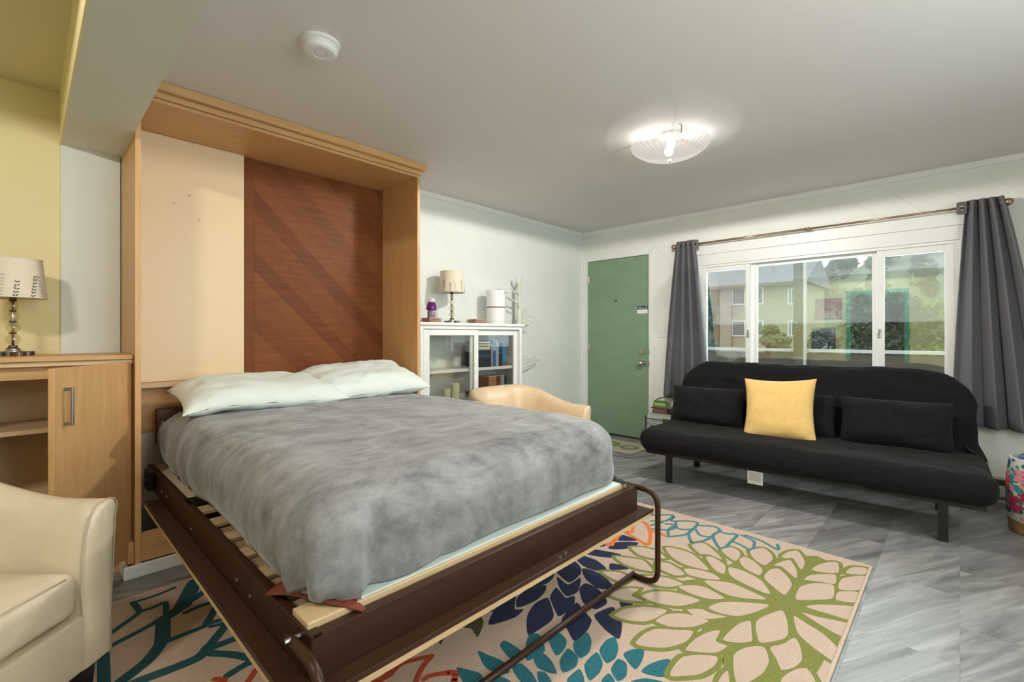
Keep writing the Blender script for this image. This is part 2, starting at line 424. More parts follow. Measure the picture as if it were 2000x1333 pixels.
# right wall with a window opening added for fill light
b = B()
WX0, WX1, WZ0, WZ1 = 0.5, 2.7, 0.85, 2.05
b.box(XBK - .1, WX0, YR - .1, YR, 0, ZC); b.box(WX1, XW + .12, YR - .1, YR, 0, ZC); b.box(WX0, WX1, YR - .1, YR, 0, WZ0); b.box(WX0, WX1, YR - .1, YR, WZ1, ZC)
tag(b.build('wall_right', M_WALL), 'white wall on the right behind the camera', kind='structure')
o = thing('added_window', None, None, (1.6, YR, WZ0), kind='structure'); o['label'] = 'added white framed window in the right wall for fill light'
b = B(); b.box(WX0, WX1, YR - .06, YR - .01, WZ0, WZ0 + .05); b.box(WX0, WX1, YR - .06, YR - .01, WZ1 - .05, WZ1)
b.box(WX0, WX0 + .05, YR - .06, YR - .01, WZ0 + .05, WZ1 - .05); b.box(WX1 - .05, WX1, YR - .06, YR - .01, WZ0 + .05, WZ1 - .05); b.box(1.575, 1.625, YR - .06, YR - .01, WZ0 + .05, WZ1 - .05)
b.build('window_frame', M_VINYL, o)
b = B(); b.box(WX0 + .05, 1.575, YR - .04, YR - .034, WZ0 + .05, WZ1 - .05); b.build('pane', M_GLASS, o)
b = B(); b.box(1.625, WX1 - .05, YR - .04, YR - .034, WZ0 + .05, WZ1 - .05); b.build('pane', M_GLASS, o)

# window wall X = XW with door and window openings
WY0, WY1, WB, WT = 0.0, 1.885, 0.78, 1.842
DRY0, DRY1, DRT = 2.43, 3.238, 2.03
FR = [(YR - .1, WY0, 0, ZC), (WY0, WY1, 0, WB), (WY0, WY1, WT, ZC), (WY1, DRY0, 0, ZC), (DRY0, DRY1, DRT, ZC), (DRY1, YL + .1, 0, ZC)]
b = B()
for (y0, y1, z0, z1) in FR: b.box(XW, XW + .12, y0, y1, z0, z1)
wall_front = tag(b.build('wall_front', M_WALLF), 'cream white window wall clad in painted diagonal boards', kind='structure')

def clip(poly, nx, ny, c):
    """keep the part with nx*x+ny*y<=c"""
    out = []
    for i in range(len(poly)):
        p, q = poly[i], poly[(i + 1) % len(poly)]
        dp, dq = nx * p[0] + ny * p[1] - c, nx * q[0] + ny * q[1] - c
        if dp <= 0: out.append(p)
        if (dp < 0 < dq) or (dq < 0 < dp):
            t = dp / (dp - dq); out.append((p[0] + (q[0] - p[0]) * t, p[1] + (q[1] - p[1]) * t))
    return out
def boards(rects, width, gap, to3, off, mats, parent, sgn=1, mid=0.0):
    """diagonal boards in a wall plane; direction (1,-sgn)/sqrt2"""
    nx, ny = math.sqrt(.5), sgn * math.sqrt(.5)
    lo = min(nx * a + ny * c_ for r in rects for a in r[:2] for c_ in r[2:]); hi = max(nx * a + ny * c_ for r in rects for a in r[:2] for c_ in r[2:])
    k = lo - (lo % width)
    i = 0
    while k < hi:
        bb = B(); any_ = False
        for (a0, a1, z0, z1) in rects:
            p = [(a0, z0), (a1, z0), (a1, z1), (a0, z1)]
            p = clip(p, nx, ny, k + width - gap)
            if len(p) > 2: p = clip(p, -nx, -ny, -k)
            q = []
            for v in p:
                if not q or (abs(v[0] - q[-1][0]) + abs(v[1] - q[-1][1])) > 1e-4: q.append(v)
            if len(q) > 2 and abs(q[0][0] - q[-1][0]) + abs(q[0][1] - q[-1][1]) < 1e-4: q.pop()
            if len(q) > 2: bb.prism([to3(*v) for v in q], off); any_ = True
        if any_:
            bb.build('board', mats[(i * 7 + (i * i) // 3) % len(mats)], parent)
        else: bb.bm.free()
        k += width; i += 1
boards([(YR, WY0 - .002, .0, ZC), (WY0 - .002, WY1 + .002, 0, WB), (WY0 - .002, WY1 + .002, WT, ZC), (WY1 + .002, DRY0 - .002, 0, ZC), (DRY0 - .002, DRY1 + .002, DRT, ZC), (DRY1 + .002, YL, 0, ZC)],
       .19, .0007, lambda a, z: (XW, a, z), (-.006, 0, 0), [M_WALLF], wall_front, sgn=-1)
boards([(BX1 + .62 + .04, 1.99, 0.88, ZC)], .092, .0006, lambda a, z: (a, YL, z), (0, -.008, 0), M_BROWN, wall_left, sgn=1)
boards([(1.99, XW - .006, 0, ZC)], .19, .0007, lambda a, z: (a, YL, z), (0, -.006, 0), [M_WALL], wall_left, sgn=1)

# cove mouldings
b = B(); b.prism([(1.99, YL - .006, ZC), (1.99, YL - .006, ZC - .04), (1.99, YL - .018, ZC - .04), (1.99, YL - .03, ZC - .005), (1.99, YL - .03, ZC)], (XW - 1.99 - .006, 0, 0))
tag(b.build('trim_3', M_TRIM), 'white moulding along the top of the left wall', kind='structure')
b = B(); b.prism([(XW - .006, YR, ZC), (XW - .006, YR, ZC - .04), (XW - .018, YR, ZC - .04), (XW - .03, YR, ZC - .005), (XW - .03, YR, ZC)], (0, YL - YR - .03, 0))
tag(b.build('trim_4', M_TRIM), 'white moulding along the top of the window wall', kind='structure')
b = B(); b.box(XW - .024, XW - .006, YL - .024, YL - .006, 0, ZC - .04); tag(b.build('trim_5', M_TRIM), 'white corner bead where the two walls meet', kind='structure')
b = B(); b.box(2.0, XW - .03, YL - .02, YL - .006, 0, .09, .004); tag(b.build('baseboard_left', M_TRIM), 'white baseboard along the left wall', kind='structure')
b = B(); b.box(XW - .02, XW - .006, 1.9, DRY0 - .05, 0, .09, .004); tag(b.build('baseboard_front', M_TRIM), 'white baseboard between door and sofa', kind='structure')

# front door
dr = thing('door_1', None, None, (XW, 2.83, 0), kind='structure'); dr['label'] = 'sage green flush front door in a white casing'
b = B(); b.box(XW + .006, XW + .05, DRY0 + .006, DRY1 - .006, .012, DRT - .005, .002); leaf = b.build('door_leaf', M_DOOR, dr)
for (y0, y1, z0, z1) in ((DRY0 - .045, DRY0 + .002, 0, DRT + .075), (DRY1 - .002, DRY1 + .07, 0, DRT + .075), (DRY0 + .002, DRY1 - .002, DRT - .002, DRT + .075)):
    b = B(); b.box(XW - .02, XW + .10, y0, y1, z0, z1, .003); b.build('door_casing', M_TRIM, dr)
b = B(); b.box(XW - .015, XW + .1, DRY0 + .003, DRY1 - .003, 0.0, .011); b.build('threshold', M_BLK, dr)
for z in (1.81, 1.01, .22):
    b = B(); b.cyl((XW - .002, DRY1 - .001, z - .05), (XW - .002, DRY1 - .001, z + .05), .009, 10); b.box(XW - .001, XW + .008, DRY1 - .035, DRY1 - .004, z - .045, z + .045); b.build('hinge', M_NICK, dr)
b = B(); b.cyl((XW - .003, 2.848, 1.543), (XW + .01, 2.848, 1.543), .012, 14); b.build('peephole', M_BRZ, leaf)
b = B(); b.cyl((XW - .016, 2.515, .97), (XW + .01, 2.515, .97), .034, 24); b.box(XW - .034, XW - .016, 2.508, 2.522, .95, .99, .003); smooth_angle(b.build('deadbolt', M_NICK, leaf))
b = B(); b.cyl((XW - .008, 2.515, .842), (XW + .01, 2.515, .842), .036, 24); b.cyl((XW - .045, 2.515, .842), (XW - .005, 2.515, .842), .012, 14); b.sphere((XW - .055, 2.515, .842), .03, 18, 12, (.75, 1, 1))
smooth_angle(b.build('door_knob', M_NICK, leaf))
for z in (.97, .842):
    b = B(); b.box(XW - .0225, XW - .018, DRY0 - .008, DRY0 + .004, z - .03, z + .03); b.build('strike_plate', M_NICK, dr)
# notice on the door
sg = thing('door_notice', 'small white notice with dark green header on the front door', 'sign', (XW, 2.515, 1.43))
b = B(); b.box(XW + .002, XW + .005, 2.455, 2.578, 1.388, 1.432); b.build('notice_sheet', mat('paper_white', (.80, .82, .82), .6), sg)
b = B(); b.box(XW + .001, XW + .005, 2.455, 2.578, 1.432, 1.472); hd = b.build('notice_header', mat('notice_green', (.02, .07, .07), .5), sg)
b = B()
for (y0, y1, z0, z1) in ((2.52, 2.57, 1.452, 1.459), (2.49, 2.567, 1.441, 1.447)):
    yy = y1
    while yy > y0: b.box(XW + .0004, XW + .001, yy - .006, yy, z0, z1); yy -= .0085
b.box(XW + .0004, XW + .001, 2.463, 2.477, 1.443, 1.463); b.build('print', mat('notice_print', (.5, .6, .6), .6), hd)
# light switch
sw = thing('light_switch', 'white double light switch plate beside the front door', 'switch', (XW - .006, 2.271, 1.18))
b = B(); b.box(XW - .013, XW - .006, 2.212, 2.33, 1.125, 1.24, .003); b.build('plate', M_WHTP, sw)
for y in (2.25, 2.295):
    b = B(); b.box(XW - .022, XW - .012, y - .005, y + .005, 1.17, 1.195, .002); b.build('toggle', M_WHTP, sw)

# front window
wn = thing('window_1', None, None, (XW, .94, WB), kind='structure'); wn['label'] = 'wide white three-part sliding window behind the black sofa'
for (y0, y1, z0, z1) in ((WY0 - .085, WY0 - .0, WB - .09, WT + .105), (WY1, WY1 + .07, WB - .09, WT + .105), (WY0, WY1, WT, WT + .105), (WY0, WY1, WB - .09, WB)):
    b = B(); b.box(XW - .024, XW - .006, y0, y1, z0, z1, .003); b.build('window_casing', M_TRIM, wn)
b = B(); b.box(XW - .034, XW - .006, WY0 - .09, WY1 + .075, WT + .105, WT + .205, .004); b.build('head_board', M_TRIM, wn)
b = B()
b.box(XW - .012, XW + .10, WY0 - .0, WY0 + .03, WB, WT); b.box(XW - .012, XW + .10, WY1 - .03, WY1, WB, WT); b.box(XW - .012, XW + .10, WY0 + .03, WY1 - .03, WT - .022, WT); b.box(XW - .012, XW + .10, WY0 + .03, WY1 - .03, WB, WB + .03)
b.build('window_frame', M_VINYL, wn)
def sash(y0, y1, z0, z1, x, fl, fr, ft, name='sash'):
    b = B(); b.box(x, x + .035, y0, y0 + fl, z0, z1, .003); b.box(x, x + .035, y1 - fr, y1, z0, z1, .003); b.box(x, x + .035, y0 + fl, y1 - fr, z1 - ft, z1, .003); b.box(x, x + .035, y0 + fl, y1 - fr, z0, z0 + .04, .003)
    o = b.build(name, M_VINYL, wn)
    b = B(); b.box(x + .014, x + .018, y0 + fl, y1 - fr, z0 + .04, z1 - ft); b.build('pane', M_GLASS, o)
    return o
s1 = sash(1.415, WY1 - .03, WB + .03, WT - .022, XW + .0, .041, .036, .044)
s2 = sash(WY0 + .03, .478, WB + .03, WT - .022, XW + .0, .052, .047, .05)
s3 = sash(.46, 1.425, WB + .03, WT - .022, XW + .045, .052, .058, .026)
for y, s_ in ((1.432, s1), (.462, s2)):
    b = B(); b.box(XW - .012, XW + .001, y - .012, y + .012, 1.13, 1.17, .003); b.cyl((XW - .012, y, 1.15), (XW - .02, y - .004, 1.2), .006, 8); b.build('latch', M_NICK, s_)

# baseboard heater under the window, right end visible
ht = thing('baseboard_heater', 'beige baseboard heater on the wall behind the sofa', 'heater', (XW - .04, .6, 0))
b = B(); b.box(XW - .075, XW - .024, -.95, 1.7, .045, .115, .004); b.build('heater_front', M_HEAT, ht)
b = B(); b.box(XW - .024, XW - .007, -.95, 1.7, .02, .165, .003); b.build('back_plate', M_HEAT, ht)
b = B(); b.box(XW - .05, XW - .024, -.95, 1.7, .118, .15); b.build('slot', M_HEATD, ht)
b = B(); b.box(XW - .065, XW - .024, -.95, 1.7, .0, .02, .003); b.build('base_strip', M_HEAT, ht)

# smoke detector
sd = thing('smoke_detector', 'round white smoke detector on the ceiling above the bed', 'smoke detector', (.861, 1.945, ZC))
b = B(); b.lathe([(.078, 0), (.078, -.012), (.072, -.016)], (.861, 1.945, ZC), 40); smooth_angle(b.build('mount', M_WHTP, sd))
b = B(); b.lathe([(.068, -.014), (.070, -.03), (.066, -.042), (.058, -.048), (.030, -.05), (.028, -.046), (.020, -.046), (.018, -.050), (.006, -.05)], (.861, 1.945, ZC), 40); smooth_angle(b.build('cover', M_WHTP, sd), 25)

# ------------------------------------------------------------------ ceiling lamps
def bowl_mat():
    m = bpy.data.materials.new('frosted_bowl'); m.use_nodes = True
    nt = m.node_tree; nt.nodes.clear(); out = nt.nodes.new('ShaderNodeOutputMaterial')
    t = nt.nodes.new('ShaderNodeBsdfTransparent'); t.inputs[0].default_value = (1, .97, .93, 1)
    em = nt.nodes.new('ShaderNodeEmission'); em.inputs[0].default_value = (1, .95, .86, 1)
    tc = nt.nodes.new('ShaderNodeTexCoord'); gr = nt.nodes.new('ShaderNodeTexGradient'); gr.gradient_type = 'RADIAL'
    nt.links.new(tc.outputs['Object'], gr.inputs[0])
    mu = nt.nodes.new('ShaderNodeMath'); mu.operation = 'MULTIPLY'; mu.inputs[1].default_value = 36 * 6.28318; nt.links.new(gr.outputs['Fac'], mu.inputs[0])
    sn = nt.nodes.new('ShaderNodeMath'); sn.operation = 'SINE'; nt.links.new(mu.outputs[0], sn.inputs[0])
    ma = nt.nodes.new('ShaderNodeMath'); ma.operation = 'MULTIPLY_ADD'; ma.inputs[1].default_value = .07; ma.inputs[2].default_value = .62; nt.links.new(sn.outputs[0], ma.inputs[0])
    nt.links.new(ma.outputs[0], em.inputs[1])
    m2 = nt.nodes.new('ShaderNodeMixShader'); m2.inputs[0].default_value = .30
    nt.links.new(em.outputs[0], m2.inputs[1]); nt.links.new(t.outputs[0], m2.inputs[2])
    nt.links.new(m2.outputs[0], out.inputs[0]); return m
M_BOWL = bowl_mat()
def ceiling_lamp(x, y, label, energy, color):
    t = thing('ceiling_lamp', label, 'lamp', (x, y, ZC))
    b = B(); b.lathe([(.075, 0), (.075, -.012), (.05, -.018), (.02, -.02)], (x, y, ZC), 28); smooth_angle(b.build('canopy', M_WHTP, t))
    V = []; F = []; n = 96
    prof = [(.235, -.062), (.225, -.075), (.205, -.093), (.175, -.112), (.135, -.128), (.09, -.139), (.045, -.145), (.008, -.147)]
    for r, z in prof:
        for k in range(n):
            a = 2 * math.pi * k / n
            rr = r * (1 + .006 * math.cos(a * 32)); V.append((x + rr * math.cos(a), y + rr * math.sin(a), ZC + z))
    for i in range(len(prof) - 1):
        for k in range(n): F.append((i * n + k, i * n + (k + 1) % n, (i + 1) * n + (k + 1) % n, (i + 1) * n + k))
    F.append([(len(prof) - 1) * n + k for k in range(n)])
    o = link('glass_bowl', pydata(V, F), M_BOWL, t, True)
    b = B(); b.cyl((x, y, ZC - .146), (x, y, ZC - .162), .005, 8); b.sphere((x, y, ZC - .158), .012, 12, 8); b.build('finial', M_NICK, t, True)
    for k in range(3):
        a = math.radians(100 + 120 * k)
        c, s_ = math.cos(a), math.sin(a)
        b = B(); b.tube([(x + .06 * c, y + .06 * s_, ZC - .008), (x + .20 * c, y + .20 * s_, ZC - .02), (x + .243 * c, y + .243 * s_, ZC - .045), (x + .241 * c, y + .241 * s_, ZC - .078), (x + .228 * c, y + .228 * s_, ZC - .083)], .0035, 6)
        b.build('clip', M_NICK, t)
    for dx in (-.05, .05):
        b = B(); b.lathe([(.012, 0), (.013, -.03), (.026, -.05), (.028, -.07), (.018, -.088), (.004, -.093)], (x + dx * 1.0, y + dx * .6, ZC - .015), 16); b.build('bulb', emis('bulb_glow', (1, .92, .8), 1.4) if 'bulb_glow' not in MATS else MATS['bulb_glow'], t, True)
    for (dx, dy) in ((-.075, -.03), (.075, .03), (.03, -.075), (-.03, .075)):      # four bulbs in the bowl
        lamp('ceiling_lamp_light', 'SPOT', (x + dx, y + dy, ZC - .128), energy / 4, color, spot_size=math.radians(180), spot_blend=.06, shadow_soft_size=0.0)
    for q in (-1, 1): lamp('ceiling_lamp_glow', 'POINT', (x + .08 * q, y - .10 * q, ZC - .105), energy * .0032, color, shadow_soft_size=.0)
ceiling_lamp(2.75, 1.29, 'frosted glass bowl ceiling lamp in the middle of the main ceiling', 265, (1, .975, .94))
ceiling_lamp(-.85, 1.2, 'added frosted glass bowl ceiling lamp behind the beam, brightening the rear', 170, (1, .965, .92))  # second lamp added to brighten the rear of the room

# torchiere added out of view behind the camera to brighten the ceiling
fl_ = thing('added_uplight', 'added black torchiere by the right wall, brightening the ceiling', 'lamp', (.75, -1.02, 0))
b = B(); b.lathe([(.13, 0), (.13, .012), (.10, .022), (.02, .03)], (.75, -1.02, 0), 28); smooth_angle(b.build('base', M_BLKM, fl_))
b = B(); b.cyl((.75, -1.02, .025), (.75, -1.02, 1.66), .012, 12); b.build('pole', M_BLKM, fl_, True)
b = B(); b.lathe([(.02, 1.655), (.07, 1.67), (.12, 1.70), (.15, 1.745), (.147, 1.745), (.115, 1.705), (.06, 1.68)], (.75, -1.02, 0), 32, False); b.build('shade', M_WHTP, fl_, True)
lamp('added_uplight_spot', 'SPOT', (.75, -1.02, 1.75), 135, (1, .98, .96), (math.pi, 0, 0), spot_size=math.radians(165), spot_blend=.5, shadow_soft_size=0.0)

# ------------------------------------------------------------------ wall-bed cabinet
CX0, CX1, CY = 0.362, 1.985, 2.83
cb = thing('wall_bed_cabinet', 'tall maple fold-down bed cabinet, open, against the left wall', 'cabinet', (1.17, 3.07, 0))
b = B(); b.box(CX0, CX0 + .022, CY, YL - .018, .0, ZC - .01); b.build('side_panel', M_MAPLE, cb)
b = B(); b.box(CX1 - .022, CX1, CY, YL - .0085, .0, ZC - .01); b.build('side_panel', M_MAPLE, cb)
b = B(); b.box(CX0 + .022, CX1 - .022, CY + .012, YL - .0085, 2.292, 2.312); b.build('top_panel', M_MAPLEH, cb)
b = B(); b.box(CX0 + .022, CX1 - .022, CY - .004, CY + .012, 2.289, 2.306, .002); b.build('fascia_strip', M_MAPLEH, cb)
b = B(); b.box(CX0 + .003, CX1 + .004, CY - .016, CY + .012, 2.3075, 2.3365, .002); b.build('fascia_strip', M_MAPLEH, cb)
b = B(); b.box(CX0 + .003, CX1 + .030, CY - .045, CY + .012, 2.338, ZC - .001, .003); b.build('crown', M_MAPLEH, cb)
b = B(); b.box(CX1 + .0005, CX1 + .030, CY + .0125, YL - .03, 2.338, ZC - .001, .003); b.build('crown', M_MAPLE, cb)
# cream panel with screw heads
b = B(); b.box(CX0 + .023, .962, YL - .036, YL - .0185, .886, 2.291, .002); cp = b.build('cream_panel', M_CREAM, cb)
for (u, v) in ((370, 382), (340, 396), (389, 431), (365, 549), (396, 562), (369, 590)):
    t = (u - 1000) / FPX; s_ = (YL - .036) / (FW[1] + RT[1] * t)
    x, z = (FW[0] + RT[0] * t) * s_, CAMH + (HOR - v) / FPX * s_
    b = B(); b.cyl((x, YL - .036, z), (x, YL - .039, z), .006, 10); b.build('screw', M_PULL, cp)
# dark stile beside the cedar boards
b = B(); b.box(.964, 1.02, YL - .022, YL - .0085, .886, 2.291, .002); b.build('cedar_stile', M_BROWN[0], cb)
# ledge and back boards at the head
b = B(); b.box(CX0 + .023, CX1 - .023, 3.17, YL - .0375, .862, .885, .002); b.build('ledge', M_MAPLEP, cb)
b = B(); b.box(CX0 + .023, CX1 - .023, 3.235, 3.255, .615, .861, .002); b.build('head_panel', M_MAPLEH, cb)
b = B(); b.box(CX0 + .023, CX1 - .023, 3.245, 3.262, .20, .612, .002); b.build('back_board', M_PLY, cb)
b = B(); b.box(CX0 + .023, CX1 - .023, CY + .002, CY + .022, .062, .20, .002); b.build('toe_panel', M_MAPLEH, cb)
b = B(); b.box(CX0 - .026, CX0 - .001, CY + .02, 3.0, .055, .16, .004); b.build('side_skirt', M_MAPLE, cb)
b = B(); b.box(CX0 - .045, CX1 + .012, CY - .022, CY - .001, 0, .06, .004); b.build('plinth', M_TRIM, cb)
b = B(); b.box(CX0 - .045, CX0 - .027, CY - .001, 3.0, 0, .06, .004); b.build('plinth', M_TRIM, cb)

# ------------------------------------------------------------------ fold-down bed frame
bf = thing('fold_down_bed', 'dark brown steel fold-down bed frame lowered from the maple cabinet', 'bed', (1.19, 2.0, 0))
RX0, RX1, RY0, RY1, RZ0, RZ1 = 0.456, 1.960, 1.078, 3.16, .345, .452
PX0, PX1, PY0 = 0.396, 1.992, 1.015
# rails: outward flange, web, inward lip
b = B(); b.prism([(PX0, RY1 * 0 + PY0, RZ0), (PX0, PY0, RZ0 + .006), (RX0 - .004, PY0, RZ0 + .006), (RX0 - .004, PY0, RZ0)], (0, 2.815 - PY0, 0)); b.build('side_flange', M_STEEL, bf)
b = B(); b.box(RX0, RX0 + .005, RY0, RY1, RZ0 + .0, RZ1, .001); b.box(RX0 + .005, RX0 + .026, RY0 + .0, RY1, RZ1 - .005, RZ1, .001); b.build('side_rail', M_STEEL, bf)
b = B(); b.box(RX1 - .005, RX1, RY0, RY1, RZ0, RZ1, .001); b.box(RX1 - .026, RX1 - .005, RY0, RY1, RZ1 - .005, RZ1, .001); b.build('side_rail', M_STEEL, bf)
b = B(); b.box(RX1 + .004, PX1, PY0, 2.815, RZ0, RZ0 + .006); b.build('side_flange', M_STEEL, bf)
b = B(); b.box(RX0 + .005, RX1 - .005, RY0, RY0 + .005, RZ0, RZ1, .001); b.box(RX0 + .026, RX1 - .026, RY0 + .005, RY0 + .03, RZ1 - .005, RZ1, .001); b.build('foot_rail', M_STEEL, bf)
b = B(); b.box(RX0 - .004, RX1 + .004, PY0, RY0 - .001, RZ0, RZ0 + .006); b.box(PX0, PX1, PY0 - .003, PY0, RZ0 - .003, RZ0 + .012, .001); b.build('foot_flange', M_STEEL, bf)
b = B(); b.box(PX0 - .003, PX0, PY0, 2.815, RZ0 - .003, RZ0 + .012, .001); b.build('flange_edge', M_STEEL, bf)
b = B(); b.box(PX0 - .002, PX1 + .002, PY0 - .002, 2.81, RZ0 - .020, RZ0 - .004); b.build('face_panel', M_PINE, bf)
for (x, y) in ((1.33, PY0 + .022), (1.37, PY0 + .03)):
    b = B(); b.cyl((x, y, RZ0 + .005), (x, y, RZ0 + .009), .007, 8); b.build('bolt', M_NICK, bf)
for (y, z) in ((2.98, .41), (2.78, .395), (2.66, .40), (1.62, .39), (1.50, .385), (2.2, .38)):
    b = B(); b.cyl((RX0 + .001, y, z), (RX0 - .004, y, z), .006, 8); b.build('bolt', M_PULL, bf)
b = B(); b.box(RX0 - .03, RX0 - .003, 2.95, 3.05, .36, .46, .004); b.cyl((RX0 - .036, 3.0, .41), (RX0 - .03, 3.0, .41), .02, 12); b.build('pivot_bracket', M_BLKM, bf)
# slats
for y in (1.50, 1.68, 1.86, 2.04, 2.22):
    b = B(); b.box(RX0 + .006, RX1 - .006, y - .037, y + .037, .428, .446, .004); b.build('slat', M_PINE, bf)
b = B(); b.box(RX0 + .006, RX1 - .006, 1.30, 1.375, .428, .446, .004); b.build('slat', M_PINE, bf)
b = B(); b.box(RX0 + .006, RX1 - .03, 1.112, 1.205, .436, .466, .003); b.build('end_slat', M_PINE, bf)
b = B(); b.box(RX0 + .027, RX1 - .027, 2.40, 3.14, .434, .447, .002); b.build('head_plywood', M_PLY, bf)
b = B(); b.box(RX0 + .006, RX0 + .09, 2.28, 2.39, .43, .452, .003); b.cyl((RX0 + .04, 2.33, .452), (RX0 + .04, 2.33, .458), .009, 10); b.build('corner_plate', M_BLKM, bf)
b = B(); b.box(.602, 1.905, 1.118, 1.30, .4665, .4715, .001); b.build('base_board', M_MINT, bf)
b = B(); b.box(.488, RX1 - .01, 3.135, 3.165, .555, .752, .010); b.build('head_bar', M_DKLEA, bf, True)
for x in (.56, 1.88):
    b = B(); b.box(x - .02, x + .02, 3.142, 3.16, .45, .556); b.build('head_post', M_STEEL, bf)
# tube leg loop at the foot
def arc(pts, r, n=5):
    """round the inner corners of a polyline"""
    pts = [Vector(p) for p in pts]; out = [pts[0]]
    for i in range(1, len(pts) - 1):
        p, a, c = pts[i], (pts[i - 1] - pts[i]), (pts[i + 1] - pts[i])
        d = min(r, a.length * .49, c.length * .49); a.normalize(); c.normalize()
        for k in range(n + 1):
            t = k / n; out.append((p + a * d) * (1 - t) ** 2 + p * 2 * t * (1 - t) + (p + c * d) * t ** 2)
    out.append(pts[-1]); return out
xr, xl = 1.978, 0.437
path = arc([(xl, 1.10, .418), (xl, 1.10, .430), (xl, .99, .430), (xl, .985, .022), (xl, 1.10, .022), (.5, 1.115, .0225)], .055)
b = B(); b.tube([(xl, 1.16, .428)] + arc([(xl, 1.13, .428), (xl, .985, .428), (xl, .985, .023), (xl + .0, 1.112, .023)], .075, 7), .0125, 12); b.build('leg', M_STEEL, bf, True)
b = B(); b.tube([(xr, 1.16, .440)] + arc([(xr, 1.13, .440), (xr, .985, .440), (xr, .985, .023), (xr, 1.112, .023)], .075, 7), .0125, 12); b.build('leg', M_STEEL, bf, True)
b = B(); b.cyl((xl - .012, 1.112, .0235), (xr + .012, 1.112, .0235), .0125, 12); b.build('leg_bar', M_STEEL, bf, True)
for x in (xl, xr):
    b = B(); b.cyl((x - .018, 1.135, .434), (x + .018, 1.135, .434), .006, 8); b.build('leg_bolt', M_NICK, bf)
# leather straps
def ribbon(pts, wv, th, name, m, parent):
    V = []; F = []
    for i, p in enumerate(pts):
        p = Vector(p); w_ = Vector(wv[i])
        V += [p - w_, p + w_, p + w_ + Vector((0, 0, th)), p - w_ + Vector((0, 0, th))]
    for i in range(len(pts) - 1):
        a, c = i * 4, i * 4 + 4
        for k in range(4): F.append((a + k, a + (k + 1) % 4, c + (k + 1) % 4, c + k))
    F += [(0, 1, 2, 3), (len(V) - 4, len(V) - 3, len(V) - 2, len(V) - 1)]
    me = pydata(V, F); bm = bmesh.new(); bm.from_mesh(me); bmesh.ops.recalc_face_normals(bm, faces=bm.faces); bm.to_mesh(me); bm.free()
    return link(name, me, m, parent, False)
ribbon([(.468, 1.345, .462), (.485, 1.315, .476), (.50, 1.27, .472), (.525, 1.215, .482), (.548, 1.165, .474), (.57, 1.125, .4685), (.585, 1.10, .458), (.592, 1.084, .4535)],
       [(.03, .02, 0), (.030, .026, .006), (.026, .03, -.008), (.026, .028, .002), (.026, .022, -.004), (.018, .012, 0), (.010, .006, 0), (.006, .004, 0)], .004, 'strap', M_STRAP, bf)
ribbon([(1.90, 1.24, .50), (1.92, 1.19, .478), (1.905, 1.14, .474), (1.895, 1.10, .474), (1.89, 1.085, .455)], [(.03, .02, 0), (.03, .02, .01), (.02, .01, 0), (.012, .006, 0), (.008, .004, 0)], .004, 'strap', M_BLKW, bf)

# mattress and blanket
MX0, MX1, MY0, MY1, MZ0, MZ1 = .500, 1.925, 1.165, 3.115, .4475, .712
me = rbox(((MX0 + MX1) / 2, (MY0 + MY1) / 2, (MZ0 + MZ1) / 2 + .012), (MX1 - MX0, MY1 - MY0, MZ1 - MZ0 - .024), .095, 22, (0, 0, .012), .004, 5)
tag(link('mattress', me, M_SHEET, None, True), 'white sheeted mattress on the fold-down bed under the grey blanket', 'mattress')
def bl_fn(p, n, q):
    if q[2] < 0:                                  # hang straight down instead of curling under
        hx, hy, r_ = (MX1 - MX0 + .03) / 2, (MY1 - MY0 + .03) / 2, .12
        cx_, cy_ = max(-hx + r_, min(hx - r_, q[0])), max(-hy + r_, min(hy - r_, q[1]))
        d2 = Vector((q[0] - cx_, q[1] - cy_, 0))
        if d2.length > 1e-6:
            n = d2.normalized(); tuck = (.045 if n.x < -.5 else .020) * (q[2] / .15) ** 2
            bl_ = min(1, -q[2] / .11); bl_ = bl_ * bl_ * (3 - 2 * bl_)
            p = p.lerp(Vector(((MX0 + MX1) / 2 + cx_ + n.x * (r_ + .008 - tuck), (MY0 + MY1) / 2 + cy_ + n.y * (r_ + .010 - tuck), .600 + q[2])), bl_)
    x, y, z = p
    side = 1.0 - max(0.0, min(1.0, (z - .60) / .12))         # 1 on the sides, 0 on the top
    # pleats gathered round the near left corner
    cx, cy = MX0 + .12, MY0 + .12
    dx, dy = x - cx, y - cy
    dist = math.hypot(max(0, dx), max(0, dy))
    if dx < .40 and dy < .40:
        s_ = math.atan2(-dx, -dy + 1e-6) if (dx <= 0 and dy <= 0) else (-dx * 2.6 if dy <= 0 else math.pi / 2 + dy * 2.6)
        fall = max(0, 1 - dist / .40) * max(0, min(1, (.72 - z) / .22))
        fold = (abs(math.sin(5.2 * s_ + .5 + 1.2 * (z - .5))) ** .7 - .5)
        p = p + Vector((n.x, n.y, 0)) * .055 * fold * fall
        if z < .56: p = p + Vector((-.008 * fall, -.018 * fall, 0))
    # soft vertical folds elsewhere on the long side
    p = p + Vector((n.x, n.y, 0)) * side * .008 * math.sin(17 * y + 3 * math.sin(5 * y) + 6 * z) * (1 if abs(n.x) > .5 else 0)
    p = p + Vector((n.x, n.y, 0)) * side * .004 * math.sin(13 * x + 2) * (1 if abs(n.y) > .5 else 0)
    # shallow rumples on top
    top = max(0.0, min(1.0, (z - .66) / .06))
    p = p + Vector((0, 0, 1)) * top * (.006 * noise.fractal(Vector((x * 3.2, y * 5.0, 1.3)), 1, 2, 4) + .005 * math.exp(-((y - 1.62 + .20 * (x - 1.0)) / .045) ** 2) + .004 * math.exp(-((y - 2.28 + .10 * x) / .03) ** 2))
    # droop of the top towards the foot
    p.z -= .014 * top * max(0, (1.55 - y) / .4) ** 2
    return p
